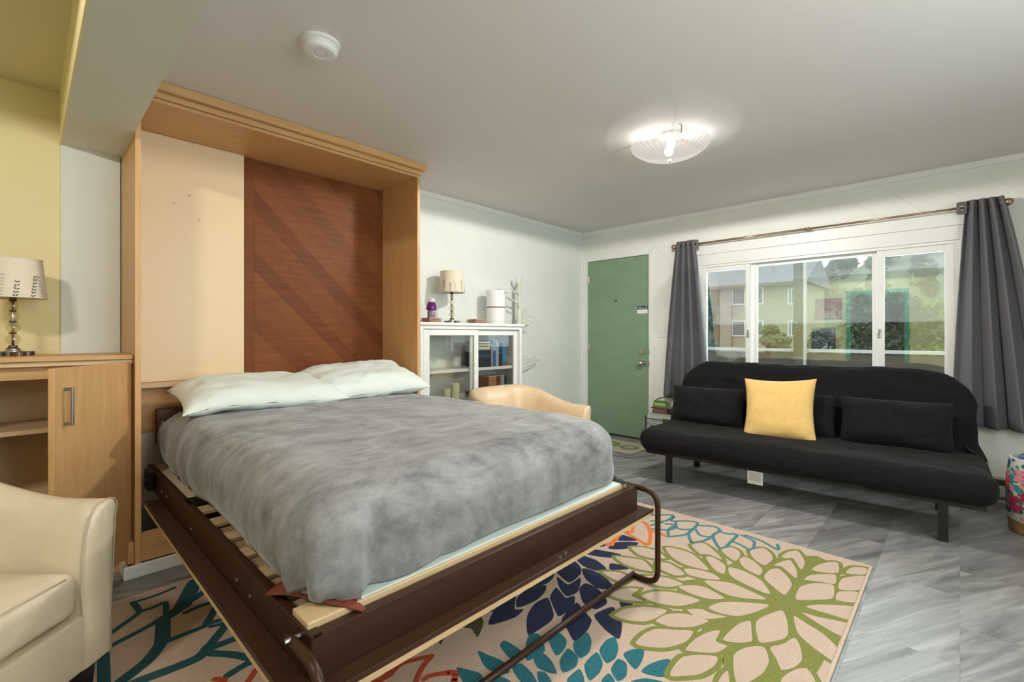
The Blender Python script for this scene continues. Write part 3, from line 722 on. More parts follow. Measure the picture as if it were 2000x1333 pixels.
me = rbox(((MX0 + MX1) / 2, (MY0 + MY1) / 2, .600), (MX1 - MX0 + .03, MY1 - MY0 + .03, .300), .12, 110, (.012, .012, .012), .006, 4.0, 3.0, bl_fn)
bm = bmesh.new(); bm.from_mesh(me)
kill = [v for v in bm.verts if v.co.y > 2.99 + .05 * math.sin(v.co.x * 5) - (.05 if v.co.z > .70 else 0) or (v.co.z < .456 and MX0 + .03 < v.co.x < MX1 - .03 and v.co.y > MY0 + .03)]
bmesh.ops.delete(bm, geom=kill, context='VERTS')
for v in bm.verts:
    if v.co.z < .4775: v.co.z = .4775 + (v.co.z - .4775) * .04
    if v.co.z < .52 and v.co.x > .62 and v.co.y < 1.4: v.co.z += .0
bm.to_mesh(me); bm.free()
bl = tag(link('blanket', me, M_BLANK, None, True), 'grey velvet blanket spread over the fold-down bed', 'blanket')
sm = bl.modifiers.new('thick', 'SOLIDIFY'); sm.thickness = .006; sm.offset = 1
# pillows
def place(me, loc, rot): me.transform(Matrix.Translation(loc) @ (Matrix.Rotation(rot[2], 4, 'Z') @ Matrix.Rotation(rot[1], 4, 'Y') @ Matrix.Rotation(rot[0], 4, 'X'))); return me
me = place(pillow(.80, .52, .185, 44, .011, 1.0), (.915, 2.83, .826), (math.radians(7), math.radians(1.5), math.radians(-3)))
for v in me.vertices:
    if v.co.x < .66: v.co.z -= .35 * (.66 - v.co.x) ** 1.3
tag(link('pillow', me, M_PILL, None, True), 'pale mint pillow at the open left side of the bed', 'pillow', 'pillows on the bed')
me = place(pillow(.74, .52, .20, 44, .011, 9.0), (1.545, 2.86, .845), (math.radians(13), math.radians(-2), math.radians(-4)))
tag(link('pillow', me, M_PILL, None, True), 'pale mint pillow nearer the white glass-door cabinet', 'pillow', 'pillows on the bed')

# ------------------------------------------------------------------ desk cabinet at far left with open door
dk = thing('low_cabinet', 'low maple cabinet with an open door beside the bed cabinet', 'cabinet', (-.14, 3.1, 0))
DX0, DX1, DYF = -.64, .340, 2.885
b = B(); b.box(DX0 - .02, CX0 - .002, DYF - .012, YL - .018, 1.034, 1.056, .003); b.build('top', M_MAPLEH, dk)
b = B(); b.box(DX0 - .015, CX0 - .003, DYF + .002, DYF + .02, 1.012, 1.033, .002); b.build('top_rail', M_MAPLEP, dk)
b = B(); b.box(DX0, DX1 - .018, DYF + .03, DYF + .048, .955, 1.011, .002); b.build('inner_rail', M_MAPLEH, dk)
b = B(); b.box(DX1 - .018, DX1, DYF + .02, YL - .02, .0, 1.012, .002); b.build('side_panel', M_MAPLE, dk)
b = B(); b.box(DX0, DX0 + .018, DYF + .02, YL - .02, .0, 1.012, .002); b.build('side_panel', M_MAPLE, dk)
b = B(); b.box(DX0 + .018, DX1 - .018, YL - .034, YL - .02, .08, 1.012); b.build('back_panel', M_CREAM, dk)
b = B(); b.box(DX0 + .018, DX1 - .018, DYF + .05, YL - .035, .715, .735, .002); b.build('shelf', M_MAPLEP, dk)
b = B(); b.box(DX0 + .018, DX1 - .018, DYF + .03, YL - .035, .08, .10, .002); b.build('bottom_shelf', M_MAPLEP, dk)
b = B(); b.box(DX0 + .018, DX1 - .018, DYF + .06, DYF + .075, 0, .08, .002); b.build('toe_kick', M_MAPLEH, dk)
def cab_door(hx, hy, ang, wid, sgn, z0=.095, z1=1.022):
    Rm = Matrix.Rotation(ang, 3, 'Z'); pv = Vector((hx, hy, 0))
    b = B(); b.box(hx, hx + sgn * wid, hy - .019, hy, z0, z1, .0015, 1, Rm, pv); d = b.build('door', M_MAPLE, dk)
    e = hx + sgn * (wid - .055)
    b = B(); b.box(e - .006, e + .006, hy - .050, hy - .041, .795, .945, .002, 1, Rm, pv)
    for z in (.802, .938): b.box(e - .005, e + .005, hy - .043, hy - .019, z - .006, z + .006, .001, 1, Rm, pv)
    b.build('handle', M_PULL, d)
# open door swings about its right edge towards the room
cab_door(.338, 2.882, math.radians(54), .475, -1)
cab_door(DX0 + .004, 2.905, 0, .47, 1)

# ------------------------------------------------------------------ table lamps
def table_lamp(x, y, z, label, seed):
    rnd = random.Random(seed)
    t = thing('table_lamp', label, 'lamp', (x, y, z), group='matching glass ball table lamps')
    b = B(); b.lathe([(.034, 0.0), (.034, .022), (.026, .026), (.026, .030)], (x, y, z), 24)
    smooth_angle(b.build('base_hub', M_NICK, t))
    for k in range(4):
        a = math.radians(20 + 90 * k)
        b = B(); b.lathe([(.026, 0), (.026, .017), (.022, .019)], (x + .048 * math.cos(a), y + .048 * math.sin(a), z), 20); smooth_angle(b.build('base_lobe', M_BRZ, t))
    b = B(); b.lathe([(.024, .030), (.018, .036), (.014, .042), (.017, .047)], (x, y, z), 18); b.build('collar', M_BRZ, t, True)
    zz = z + .049
    for k in range(4):
        r = (.026, .0245, .023, .021)[k]
        b = B(); b.sphere((x, y, zz + r), r, 20, 14); b.build('glass_ball', M_BALL, t, True)
        zz += 2 * r
        b = B(); b.lathe([(.010, -.002), (.014, .0005), (.014, .0025), (.010, .005)], (x, y, zz), 16); b.build('spacer', M_BRZ, t, True)
        zz += .003
    b = B(); b.cyl((x, y, z + .04), (x, y, z + .275), .005, 8); b.build('stem', M_NICK, t, True)
    b = B(); b.lathe([(.013, 0), (.013, .035)], (x, y, zz), 14); b.build('socket', M_BRZ, t, True)
    zb, zt, rb, rt = z + .262, z + .438, .113, .096
    n = 48; V = []; F = []
    for rr, zz_ in ((rb, zb), (rt, zt), (rt - .003, zt), (rb - .003, zb)):
        for k in range(n): V.append((x + rr * math.cos(2 * math.pi * k / n), y + rr * math.sin(2 * math.pi * k / n), zz_))
    for i in range(4):
        for k in range(n): F.append((i * n + k, i * n + (k + 1) % n, ((i + 1) % 4) * n + (k + 1) % n, ((i + 1) % 4) * n + k))
    sh = smooth_angle(link('shade', pydata(V, F), M_SHADE, t))
    b = B(); b.tube([(x + rb * math.cos(a), y + rb * math.sin(a), zb) for a in [2 * math.pi * k / 40 for k in range(40)]], .0022, 6, True); b.build('shade_rim', M_SHADE, sh); b = B(); b.tube([(x + rt * math.cos(a), y + rt * math.sin(a), zt) for a in [2 * math.pi * k / 40 for k in range(40)]], .0022, 6, True); b.build('shade_rim', M_SHADE, sh)
    b = B()
    for k in range(3):
        a = 2 * math.pi * k / 3; b.cyl((x, y, zt - .012), (x + (rt - .002) * math.cos(a), y + (rt - .002) * math.sin(a), zt - .006), .0016, 6)
    b.build('spider', M_NICK, t)
    # botanical print: sprigs of small leaves on the cloth
    for dark in (0, 1):
        V = []; F = []
        for sp in range(13):
            if (sp % 3 == 0) != (dark == 0): continue
            a0 = 2 * math.pi * sp / 13 + rnd.uniform(-.12, .12); lean = rnd.uniform(-.9, .9); hgt = rnd.uniform(.065, .105); zc = 0.006
            while zc < hgt:
                for sd_ in (-1, 1):
                    aa = a0 + lean * zc * 2 + sd_ * .042; h0 = zc + rnd.uniform(0, .004)
                    L, Wd = .0068, .0027; rotn = sd_ * .85 + lean * .5
                    idx = len(V)
                    for (pu, pv) in ((-1, 0), (-.4, .8), (.4, .8), (1, 0), (.4, -.8), (-.4, -.8)):
                        du, dv = pu * L * math.cos(1.57 - rotn) - pv * Wd * math.sin(1.57 - rotn), pu * L * math.sin(1.57 - rotn) + pv * Wd * math.cos(1.57 - rotn)
                        hz = max(0.001, h0 + dv); rr = rb + (rt - rb) * hz / (zt - zb) + .0009; an = aa + du / rr
                        V.append((x + rr * math.cos(an), y + rr * math.sin(an), zb + hz))
                    F.append(tuple(range(idx, idx + 6)))
                zc += .0145
        link('leaf_print', pydata(V, F), M_PRINTD if dark else M_PRINTL, sh)['kind'] = 'stuff'
    return t
table_lamp(-.039, 3.10, 1.0565, 'table lamp with stacked glass balls on the low maple cabinet', 3)
table_lamp(2.52, 3.13, 1.2515, 'table lamp with stacked glass balls on the white glass-door cabinet', 5)

# ------------------------------------------------------------------ tub armchairs
def armchair(label, loc, rz, m, feet):
    t = thing('armchair', label, 'armchair', loc, rz, 'cream tub armchairs')
    W, D, T = .36, .34, .105
    # U path (outer), from right arm front round the back to left arm front; chair faces -Y
    path = []
    rc = .27
    for k in range(9): path.append(((W), -D + (D * 2 - rc - .0) * k / 8 * 1.0, (1, 0)))
    for k in range(1, 11):
        a = math.pi / 2 * k / 10; path.append((W - rc + rc * math.cos(a), D - rc + rc * math.sin(a), (math.cos(a), math.sin(a))))
    for k in range(1, 6): path.append((W - rc - (2 * (W - rc)) * k / 5, D, (0, 1)))
    for k in range(1, 11):
        a = math.pi / 2 + math.pi / 2 * k / 10; path.append((-W + rc + rc * math.cos(a), D - rc + rc * math.sin(a), (math.cos(a), math.sin(a))))
    for k in range(1, 9): path.append((-W, D - rc - (2 * D - rc) * k / 8, (-1, 0)))
    n = len(path); L = [0]
    for i in range(1, n): L.append(L[-1] + math.hypot(path[i][0] - path[i - 1][0], path[i][1] - path[i - 1][1]))
    V = []; rows = 0
    for i, (x, y, nn) in enumerate(path):
        s_ = L[i] / L[-1]; e = 1 - abs(2 * s_ - 1)
        tt = max(0, min(1, (e - .10) / .62)); h = .625 + .125 * (tt * tt * (3 - 2 * tt))
        fl = .018
        sec = [(0, .135), (0, .30), (.004, .45), (.010, h - .07), (fl, h - .03), (fl - .010, h - .008), (fl - .03, h), (fl - .06, h - .002), (fl - .085, h - .012), (fl - T + .002, h - .04), (-T + .004, h - .09), (-T - .004, .46), (-T - .006, .38), (-T, .26), (-T, .135)]
        if i in (0, n - 1): pass
        rows = len(sec)
        for (o_, z) in sec: V.append((x + nn[0] * o_, y + nn[1] * o_, z))
    F = []
    for i in range(n - 1):
        for k in range(rows): F.append((i * rows + k, i * rows + (k + 1) % rows, (i + 1) * rows + (k + 1) % rows, (i + 1) * rows + k))
    # softly rounded arm fronts
    for end, sg in ((0, 1), (n - 1, -1)):
        base = end * rows
        cx = sum(V[base + k][0] for k in range(rows)) / rows
        ring = base
        for (inset, dy) in ((.012, -.010), (.030, -.016), (.048, -.018)):
            st = len(V)
            for k in range(rows):
                x, y, z = V[base + k]
                V.append((x + (cx - x) * min(1, inset / .06), y + dy, z + (-(z - .44) * inset / .9 if z > .44 else (.012 if z < .2 else 0) * inset / .03)))
            for k in range(rows):
                f = (ring + k, st + k, st + (k + 1) % rows, ring + (k + 1) % rows); F.append(f)
            ring = st
        F.append([ring + k for k in range(rows)])
    me = pydata(V, F); bm = bmesh.new(); bm.from_mesh(me); bmesh.ops.recalc_face_normals(bm, faces=bm.faces); bm.to_mesh(me); bm.free()
    sh = smooth_angle(link('shell', me, m, t, False, True), 50)
    for sg in (1, -1):       # seam round each arm front
        end = 0 if sg == 1 else n - 1
        pts = [(V[end * rows + k][0], V[end * rows + k][1] - .003, V[end * rows + k][2]) for k in range(rows)]
        pts = [(p[0] + (0.002 if (p[0] - sg * W) * 1 > 0 else -.002), p[1], p[2] + .0015) for p in pts[1:14]]
        b = B(); b.tube(pts, .0016, 6); b.build('seam', M_SEAM, sh, True, True)
    me = rbox((0, -.01, .215), (2 * (W - T) + .012, 2 * D - .06, .158), .012, 8); 
    b = B(); b.box(-(W - T) - .004, (W - T) + .004, -D - .008, -D + .06, .137, .305, .01, 3); b.build('front_panel', m, t, True, True)
    def cfn(p, nn, q):
        if p.y > 0: p.x *= 1 - .22 * (p.y / .27) ** 2.2
        return p
    me = rbox((0, -.055, .375), (2 * (W - T) - .004, .565, .135), .035, 14, (0, .008, .018), .003, 8, 0, cfn)
    sc = link('seat_cushion', me, m, t, True, True)
    pts = [(-(W - T) + .045, -.333, .4345), (-.12, -.340, .4405), (0, -.3425, .443), (.12, -.340, .4405), ((W - T) - .045, -.333, .4345)]
    b = B(); b.tube(pts, .0022, 6); b.build('piping', M_SEAM, sc, True, True)
    for (x, y), z0 in zip(((W - .055, -D + .05), (-W + .055, -D + .05), (W - .09, D - .09), (-W + .09, D - .09)), feet):
        b = B(); b.prism([(x - .018, y - .018, z0), (x + .018, y - .018, z0), (x + .018, y + .018, z0), (x - .018, y + .018, z0)], (0, 0, .136 - z0)); 
        for v in b.bm.verts:
            if v.co.z > .1: v.co.x = x + (v.co.x - x) * 1.5; v.co.y = y + (v.co.y - y) * 1.5
        b.build('leg', M_BLKW, t, False, True)
    return t
CH = (.36, .34)
# chair faces (1,-1)/sqrt2: rotate -Y by +45 deg
armchair('cream leather tub armchair at the left edge in front of the low cabinet', (-.302, 1.972, 0), math.radians(45), M_LEA, (.0105, 0, 0, 0))
armchair('tan leather tub armchair behind the bed in front of the white cabinet', (2.545, 2.325, 0), math.radians(2), M_LEA2, (.0098, .0098, .0098, .0098))

# ------------------------------------------------------------------ glass-door cabinet
bc = thing('glass_door_cabinet', 'white cabinet with sliding glass doors between bed and front door', 'cabinet', (2.64, 3.12, 0))
GX0, GX1, GY, GB = 2.075, 3.215, 2.955, YL - .024
b = B(); b.box(GX0 - .012, GX1 + .022, GY - .018, GB, 1.228, 1.251, .004); b.build('top', M_WHT, bc)
for x in (GX0, GX1 - .03):
    b = B(); b.box(x, x + .03, GY, GB, .0, 1.228, .003); b.build('side_panel', M_WHT, bc)
b = B(); b.box(GX0 + .03, GX1 - .03, GB - .012, GB - .002, .06, 1.228); b.build('back_panel', M_WHT, bc)
b = B(); b.box(GX0 + .03, GX1 - .03, GY + .0, GY + .02, 1.199, 1.228, .002); b.build('top_rail', M_WHT, bc)
b = B(); b.box(GX0 + .03, GX1 - .03, GY + .05, GB - .013, .842, .868, .002); b.build('shelf', M_WHT, bc)
b = B(); b.box(GX0 + .03, GX1 - .03, GY + .05, GB - .013, .574, .600, .002); b.build('shelf', M_WHT, bc)
b = B(); b.box(GX0 + .03, GX1 - .03, GY + .004, GB - .013, .10, .128, .002); b.build('bottom_panel', M_WHT, bc)
b = B(); b.box(GX0 + .03, GX1 - .03, GY + .01, GY + .03, 0, .10, .002); b.build('plinth', M_WHT, bc)
def gdoor(x0, x1, y, fl, fr):
    b = B(); z0, z1 = .135, 1.194
    b.box(x0, x0 + fl, y, y + .018, z0, z1, .003); b.box(x1 - fr, x1, y, y + .018, z0, z1, .003); b.box(x0 + fl, x1 - fr, y, y + .018, z1 - .046, z1, .003); b.box(x0 + fl, x1 - fr, y, y + .018, z0, z0 + .05, .003)
    d = b.build('sliding_door', M_WHT, bc)
    b = B(); b.box(x0 + fl, x1 - fr, y + .007, y + .010, z0 + .05, z1 - .046); b.build('pane', M_CGLASS, d)
    xk = x1 - fr / 2 if x0 > 2.4 else x0 + fl / 2
    b = B(); b.cyl((xk, y - .001, .66), (xk, y + .002, .66), .011, 16); b.build('finger_pull', M_BRZ, d)
gdoor(GX0 + .032, 2.672, GY + .004, .058, .046)
gdoor(2.60, GX1 - .032, GY + .026, .078, .052)

def book(x0, w_, z0, h, d, col, label, lean=0.0, y0=3.05, band=None):
    t = thing('book', label, 'book', (x0 + w_ / 2, y0 + d / 2, z0), 0, 'books in the glass-door cabinet')
    Rm = Matrix.Rotation(lean, 3, 'Y'); pv = Vector((x0 + w_ / 2, y0, z0))
    z0 += abs(math.sin(lean)) * w_ / 2 + .0005
    b = B(); b.box(x0, x0 + w_, y0, y0 + d, z0, z0 + h, .002, 1, Rm, pv); c = b.build('cover', mat('book_%02d%02d%02d' % tuple(int(99 * q) for q in col), col, .5), t)
    b = B(); b.box(x0 + .003, x0 + w_ - .003, y0 + .004, y0 + d - .003, z0 + h - .001, z0 + h + .0015, 0, 1, Rm, pv); b.build('pages', mat('book_pages', (.7, .66, .56), .8), t)
    if band:
        b = B(); b.box(x0 + .001, x0 + w_ - .001, y0 - .0012, y0 + .001, z0 + h * band[0], z0 + h * band[1], 0, 1, Rm, pv); b.build('spine_print', mat('spine_%d%d%d' % tuple(int(9 * q) for q in band[2]), band[2], .6), c)
# upper right shelf (tops near 1.12, shelf top .868)
x = 2.74; z = .8685
book(x, .148, z, .150, .19, (.015, .018, .035), 'wide dark navy album on the upper cabinet shelf', 0, 3.03, (.55, .72, (.05, .07, .12)))
book(x + .153, .014, z, .200, .18, (.55, .45, .45), 'thin pale pink book beside the dark album', 0, 3.03)
book(x + .17, .036, z, .235, .18, (.04, .12, .32), 'tall blue book in the middle of the upper cabinet shelf', 0, 3.03, (.6, .8, (.30, .40, .55)))
book(x + .208, .018, z, .232, .18, (.28, .36, .50), 'slim light blue book next to the tall blue book', 0, 3.03)
book(x + .228, .016, z, .21, .18, (.5, .5, .52), 'slim grey white book on the upper cabinet shelf', 0, 3.03)
book(x + .248, .036, z, .12, .16, (.02, .016, .018), 'short black book on the upper cabinet shelf', 0, 3.03)
book(x + .29, .046, z, .215, .18, (.01, .19, .38), 'bright blue book with a red foot at the right of the upper shelf', 0, 3.03, (.0, .09, (.45, .03, .03)))
# flat items on the dark album
for i, (zz, hh, col, lab) in enumerate(((.0, .03, (.10, .14, .17), 'grey green book lying on the navy album'), (.0325, .018, (.22, .27, .28), 'pale grey book lying second on the navy album'), (.053, .022, (.06, .06, .10), 'dark blue box lying on top of the album pile'))):
    t = thing('book', lab, 'book', (2.80, 3.12, 1.019 + zz), 0, 'books lying flat in the cabinet')
    b = B(); b.box(2.745, 2.882, 3.04, 3.20, 1.0205 + zz, 1.0205 + zz + hh, .002); b.build('cover', mat('flatbook_%d' % i, col, .5), t)
    b = B(); b.box(2.748, 2.879, 3.0385, 3.0405, 1.0205 + zz + .004, 1.0205 + zz + hh - .004); b.build('pages', mat('book_pages', (.7, .66, .56), .8), t)
# lower right shelf (shelf top .512)
z = .6005; x = 2.87
for (dx, w_, h, col, lab) in ((0, .095, .175, (.36, .17, .085), 'broad brown book on the lower cabinet shelf'), (.098, .045, .175, (.17, .022, .018), 'dark red book on the lower cabinet shelf'), (.147, .012, .165, (.30, .28, .22), 'thin buff book on the lower cabinet shelf'), (.162, .036, .178, (.23, .30, .28), 'pale teal book on the lower cabinet shelf'), (.2, .026, .178, (.015, .016, .02), 'black book at the right end of the lower shelf')):
    book(x + dx, w_, z, h, .15, col, lab, 0, 3.04)
for i, (hh, zz, col, lab) in enumerate(((.026, 0, (.35, .30, .20), 'buff book lying flat left of the brown book'), (.022, .028, (.25, .05, .03), 'rust red book lying on the buff book'))):
    t = thing('book', lab, 'book', (2.79, 3.11, .601 + zz), 0, 'books lying flat in the cabinet')
    b = B(); b.box(2.72, 2.862, 3.03, 3.19, .601 + zz, .601 + zz + hh, .002); b.build('cover', mat('flatlow_%d' % i, col, .5), t)
    b = B(); b.box(2.724, 2.858, 3.0285, 3.0305, .601 + zz + .004, .601 + zz + hh - .004); b.build('pages', mat('book_pages', (.7, .66, .56), .8), t)
b = B(); b.box(2.17, 2.205, 3.05, 3.15, .8685, .985, .003); o = tag(b.build('wooden_box', mat('dark_box_wood', (.08, .035, .02), .5, var=.2, scale=30)), 'small dark wooden box at the left of the upper cabinet shelf', 'box')
M_CANDLE = mat('candle_wax', (.66, .64, .44), .5)
for (x, r, h, lab) in ((2.325, .030, .05, 'shortest cream pillar candle on the lower cabinet shelf'), (2.42, .036, .105, 'middle cream pillar candle on the lower cabinet shelf'), (2.515, .038, .145, 'tallest cream pillar candle on the lower cabinet shelf')):
    t = thing('pillar_candle', lab, 'candle', (x, 3.08, .6005), 0, 'pillar candles in the cabinet')
    b = B(); b.lathe([(r, 0), (r, h - .004), (r - .004, h), (r - .010, h - .004)], (x, 3.08, .6005), 24); smooth_angle(b.build('wax', M_CANDLE, t))
    b = B(); b.cyl((x, 3.08, .6005 + h - .006), (x, 3.082, .6005 + h + .008), .0012, 6); b.build('wick', M_BLK, t)

# things on the cabinet top (z = 1.2515)
ZT = 1.2515
M_COAST = mat('coaster_wood', (.40, .24, .17), .55, var=.2, scale=40)
for k, (x0, x1, n_, lab) in enumerate(((2.222, 2.345, 3, 'wooden coaster stacked under the purple jar'), (2.715, 2.845, 3, 'wooden coaster in the pile between lamp and air purifier'))):
    for i in range(n_):
        t = thing('coaster', ('bottom ', 'middle ', 'top ')[i] + lab, 'coaster', ((x0 + x1) / 2, 3.10, ZT + i * .0135), 0, 'coasters under the jar' if k == 0 else 'coasters in the pile')
        j = (.002, -.002, .001)[i]
        b = B(); b.box(x0 + j, x1 + j, 3.04, 3.165, ZT + i * .0135, ZT + i * .0135 + .0095, .003); b.build('slab', M_COAST, t)
        b = B(); b.box(x0 + j + .01, x1 + j - .01, 3.05, 3.155, ZT + i * .0135 + .0095, ZT + i * .0135 + .0128, .001); b.build('cork_pad', mat('cork', (.55, .42, .30), .9), t)
zj = ZT + 3 * .0135
t = thing('candle_jar', 'purple glass jar with white lid beside the bed cabinet', 'jar', (2.285, 3.10, zj))
b = B(); b.lathe([(.030, 0), (.034, .006), (.034, .052), (.030, .058)], (2.285, 3.10, zj), 24); smooth_angle(b.build('jar_base', mat('lilac_glass', (.27, .20, .30), .15), t))
b = B(); b.lathe([(.030, .058), (.044, .064), (.046, .070), (.042, .088), (.034, .118), (.029, .125)], (2.285, 3.10, zj), 24); smooth_angle(b.build('shade', mat('purple_glass', (.13, .022, .17), .12), t))
b = B(); b.lathe([(.026, .125), (.028, .128), (.027, .150), (.018, .158), (.006, .160)], (2.285, 3.10, zj), 20); smooth_angle(b.build('lid', M_WHTP, t))
t = thing('air_purifier', 'white cylindrical air purifier with a black band', 'air purifier', (3.035, 3.12, ZT))
c = (3.035, 3.12, ZT)
b = B(); b.lathe([(.083, 0), (.087, .004), (.088, .15)], c, 40); lo = smooth_angle(b.build('lower_body', M_WHTP, t))
b = B(); b.lathe([(.0865, .150), (.0865, .160)], c, 40); smooth_angle(b.build('black_band', M_BLK, t))
b = B(); b.lathe([(.088, .160), (.088, .300), (.084, .312), (.07, .318), (.045, .320), (.043, .316), (.01, .316)], c, 40); up_ = smooth_angle(b.build('upper_body', M_WHTP, t), 30)
b = B()
for k in range(40):
    a = 2 * math.pi * k / 40; hh = .010 + .008 * abs(math.sin(a * 5))
    b.box(c[0] + .0875 * math.cos(a) - .003, c[0] + .0875 * math.cos(a) + .003, c[1] + .0875 * math.sin(a) - .003, c[1] + .0875 * math.sin(a) + .003, ZT + hh + .008, ZT + hh + .012)
b.build('vent_pattern', mat('vent_grey', (.40, .40, .38), .6), lo)
b = B(); b.box(c[0] + .03, c[0] + .052, c[1] - .085, c[1] - .078, ZT + .288, ZT + .296); b.build('brand_mark', mat('vent_grey2', (.25, .25, .25), .6), up_)
b = B(); b.box(c[0] - .035, c[0] + .0, c[1] - .062, c[1] - .05, ZT + .317, ZT + .321, .001); b.build('button', M_BLK, up_)
# white tree-shaped coat rack standing in the corner
ct = thing('coat_tree', 'white branching coat rack standing behind the glass-door cabinet', 'coat rack', (3.43, 3.19, 0))
M_COAT = mat('coat_tree_white', (.70, .70, .60), .5)
b = B(); b.cyl((3.43, 3.19, .02), (3.43, 3.19, 1.66), .022, 14); b.build('post', M_COAT, ct, True)
b = B(); b.tube([(3.43, 3.19, 1.655), (3.412, 3.19, 1.68), (3.400, 3.188, 1.715), (3.402, 3.186, 1.735)], [.019, .015, .012, .010], 10); b.tube([(3.43, 3.19, 1.655), (3.452, 3.186, 1.672), (3.468, 3.18, 1.70), (3.470, 3.178, 1.73)], [.019, .016, .013, .010], 10); b.build('crown', M_COAT, ct, True)
for (z, dx, dy, dz_) in ((1.55, -.15, -.03, .06), (1.47, -.17, -.02, .05), (1.42, -.11, -.06, .05), (1.33, .13, .02, .075), (1.28, .17, -.05, .06), (1.24, .12, -.08, .05), (.90, .20, -.03, .035), (.82, .33, .03, .075)):
    p0 = Vector((3.43, 3.19, z)); p1 = p0 + Vector((dx * .7, dy * .7, dz_ * .5)); p2 = p0 + Vector((dx, dy, dz_))
    b = B(); b.tube([p0, p1, p2], [.010, .008, .007], 8); b.sphere(p2, .014, 12, 8); b.build('peg', M_COAT, ct, True)
for k in range(3):
    a = math.radians([-70, 5, 215][k]); L_ = .10
    b = B(); b.tube([(3.43, 3.19, .10), (3.43 + L_ * .6 * math.cos(a), 3.19 + L_ * .6 * math.sin(a), .05), (3.43 + L_ * 1.2 * math.cos(a), 3.19 + L_ * 1.2 * math.sin(a) * (.6 if a > 0 else 1), .013)], [.016, .014, .012], 8); b.build('foot', M_COAT, ct, True)

# ------------------------------------------------------------------ sofa bed
SO = (3.845, .868, 0); SR = math.radians(2.6)
so = thing('sofa_bed', 'black fabric sofa bed under the window', 'sofa', SO, SR)
me = rbox((-.045, 0, .322), (.79, 2.0, .172), .075, 60, (0, 0, .010), .010, 5.0, 2.0)
seat = link('seat_mattress', me, M_FUT, so, True, True)
def bk_fn(p, n, q):
    # rumpled loose cover
    k = max(0, min(1, (abs(p.y) - .55) / .45))
    if n.x < -.3:
        d = (p.z - .3) * .8 + (1 if p.y > 0 else -1) * (p.y) * .5
        ed = max(0, min(1, (.93 - abs(p.y)) / .2)) * max(0, min(1, (.56 - p.z) / .12))
        p = p + Vector((-1, 0, 0)) * ed * (.018 * k * math.sin(38 * d + 4 * noise.noise(Vector((p.y * 4, p.z * 5, 0)))) + .010 * math.sin(34 * p.z + 7 * noise.noise(Vector((p.y * 2.2, p.z * 3, 4)))) * max(0, min(1, (p.z - .25) / .2)))
    # lower cover flares at both ends
    low = max(0, min(1, (.12 - p.z) / .25))
    p.y += (.05 if p.y > .8 else (-.05 if p.y < -.8 else 0)) * low
    return p
me = rbox((0, 0, .285), (.14, 1.93, .60), .062, 70, (.01, 0, .012), .012, 6.0, 8.0, bk_fn)
for v in me.vertices:      # big soft top corners
    y, z = v.co.y, v.co.z
    ay = abs(y)
    if z > .30 and ay > .70:
        r_ = .26; cy, cz = .965 - r_, .585 - r_
        dy, dz_ = max(0, ay - cy), max(0, z - cz)
        d_ = math.hypot(dy, dz_)
        if d_ > 1e-6 and dy > 0 and dz_ > 0:
            cu, su = dy / d_, dz_ / d_; Lb = r_ / max(cu, su); b0 = r_ - .062
            if min(cu, su) * Lb > b0:
                bu = b0 * (cu + su); Lb = bu + math.sqrt(max(0, bu * bu - (2 * b0 * b0 - .062 ** 2)))
            f = r_ / Lb; v.co.y = math.copysign(cy + dy * f, y); v.co.z = cz + dz_ * f
me.transform(Matrix.Translation((.30, 0, .345)) @ Matrix.Rotation(math.radians(17), 4, 'Y'))
back = link('back_mattress', me, M_FUT, so, True, True)
for sg in (1, -1):
    b = B(); b.prism([(.20, sg * .93, .415), (.36, sg * .975, .44), (.40, sg * 1.01, .36), (.26, sg * 1.01, .35)], (.02, -sg * .03, .03)); b.build('cover_corner', M_FUT, back, False, True)
# steel frame
b = B(); b.box(-.36, .30, .93, .955, .215, .24); b.box(-.36, .30, -.955, -.93, .215, .24); b.box(-.375, -.35, -.955, .955, .215, .24); b.box(.28, .305, -.955, .955, .215, .24); b.build('frame', M_BLKM, so, False, True)
for (x, y) in ((-.335, .785), (-.335, -.785), (.27, .785), (.27, -.785)):
    b = B(); b.prism([(x - .013, y - .022, 0), (x + .013, y - .022, 0), (x + .013, y + .022, 0), (x - .013, y + .022, 0)], (0, 0, .24)); b.build('leg', M_BLKM, so, False, True)
b = B(); b.box(-.372, -.370, .115, .212, .125, .235); tg = b.build('care_tag', M_TAG, so, False, True)
b = B(); b.box(-.3735, -.372, .128, .199, .15, .205); b.build('tag_print', M_TAGP, tg, False, True)

def stand(me, loc, tilt, rz=0.0, spin=0.0):
    c, s_ = math.cos(tilt), math.sin(tilt)
    M3 = Matrix(((0, s_, -c), (-1, 0, 0), (0, c, s_))).to_4x4()
    me.transform(Matrix.Translation(loc) @ Matrix.Rotation(rz, 4, 'Z') @ M3 @ Matrix.Rotation(spin, 4, 'Z')); return me
for (y, lab, sd_, dx, z_) in ((1.545, 'black oblong cushion at the door end of the sofa', 1, 3.985, .550), (.94, 'black oblong cushion in the middle of the sofa behind the yellow one', 4, 4.025, .550), (.32, 'black oblong cushion at the right end of the sofa', 7, 4.04, .555)):
    me = stand(pillow(.60, .325, .185, 36, .010, sd_, .05, .1), (dx, y, z_), math.radians(14), SR)
    o = tag(link('cushion', me, M_FUT2, None, True), lab, 'cushion', 'black cushions on the sofa')
me = stand(pillow(.48, .47, .13, 30, .006, 21, .10, .2), (3.845, .965, .603), math.radians(20), SR, math.radians(3))
tag(link('cushion', me, M_YCUSH, None, True), 'square mustard yellow cushion leaning in the middle of the black sofa', 'cushion')

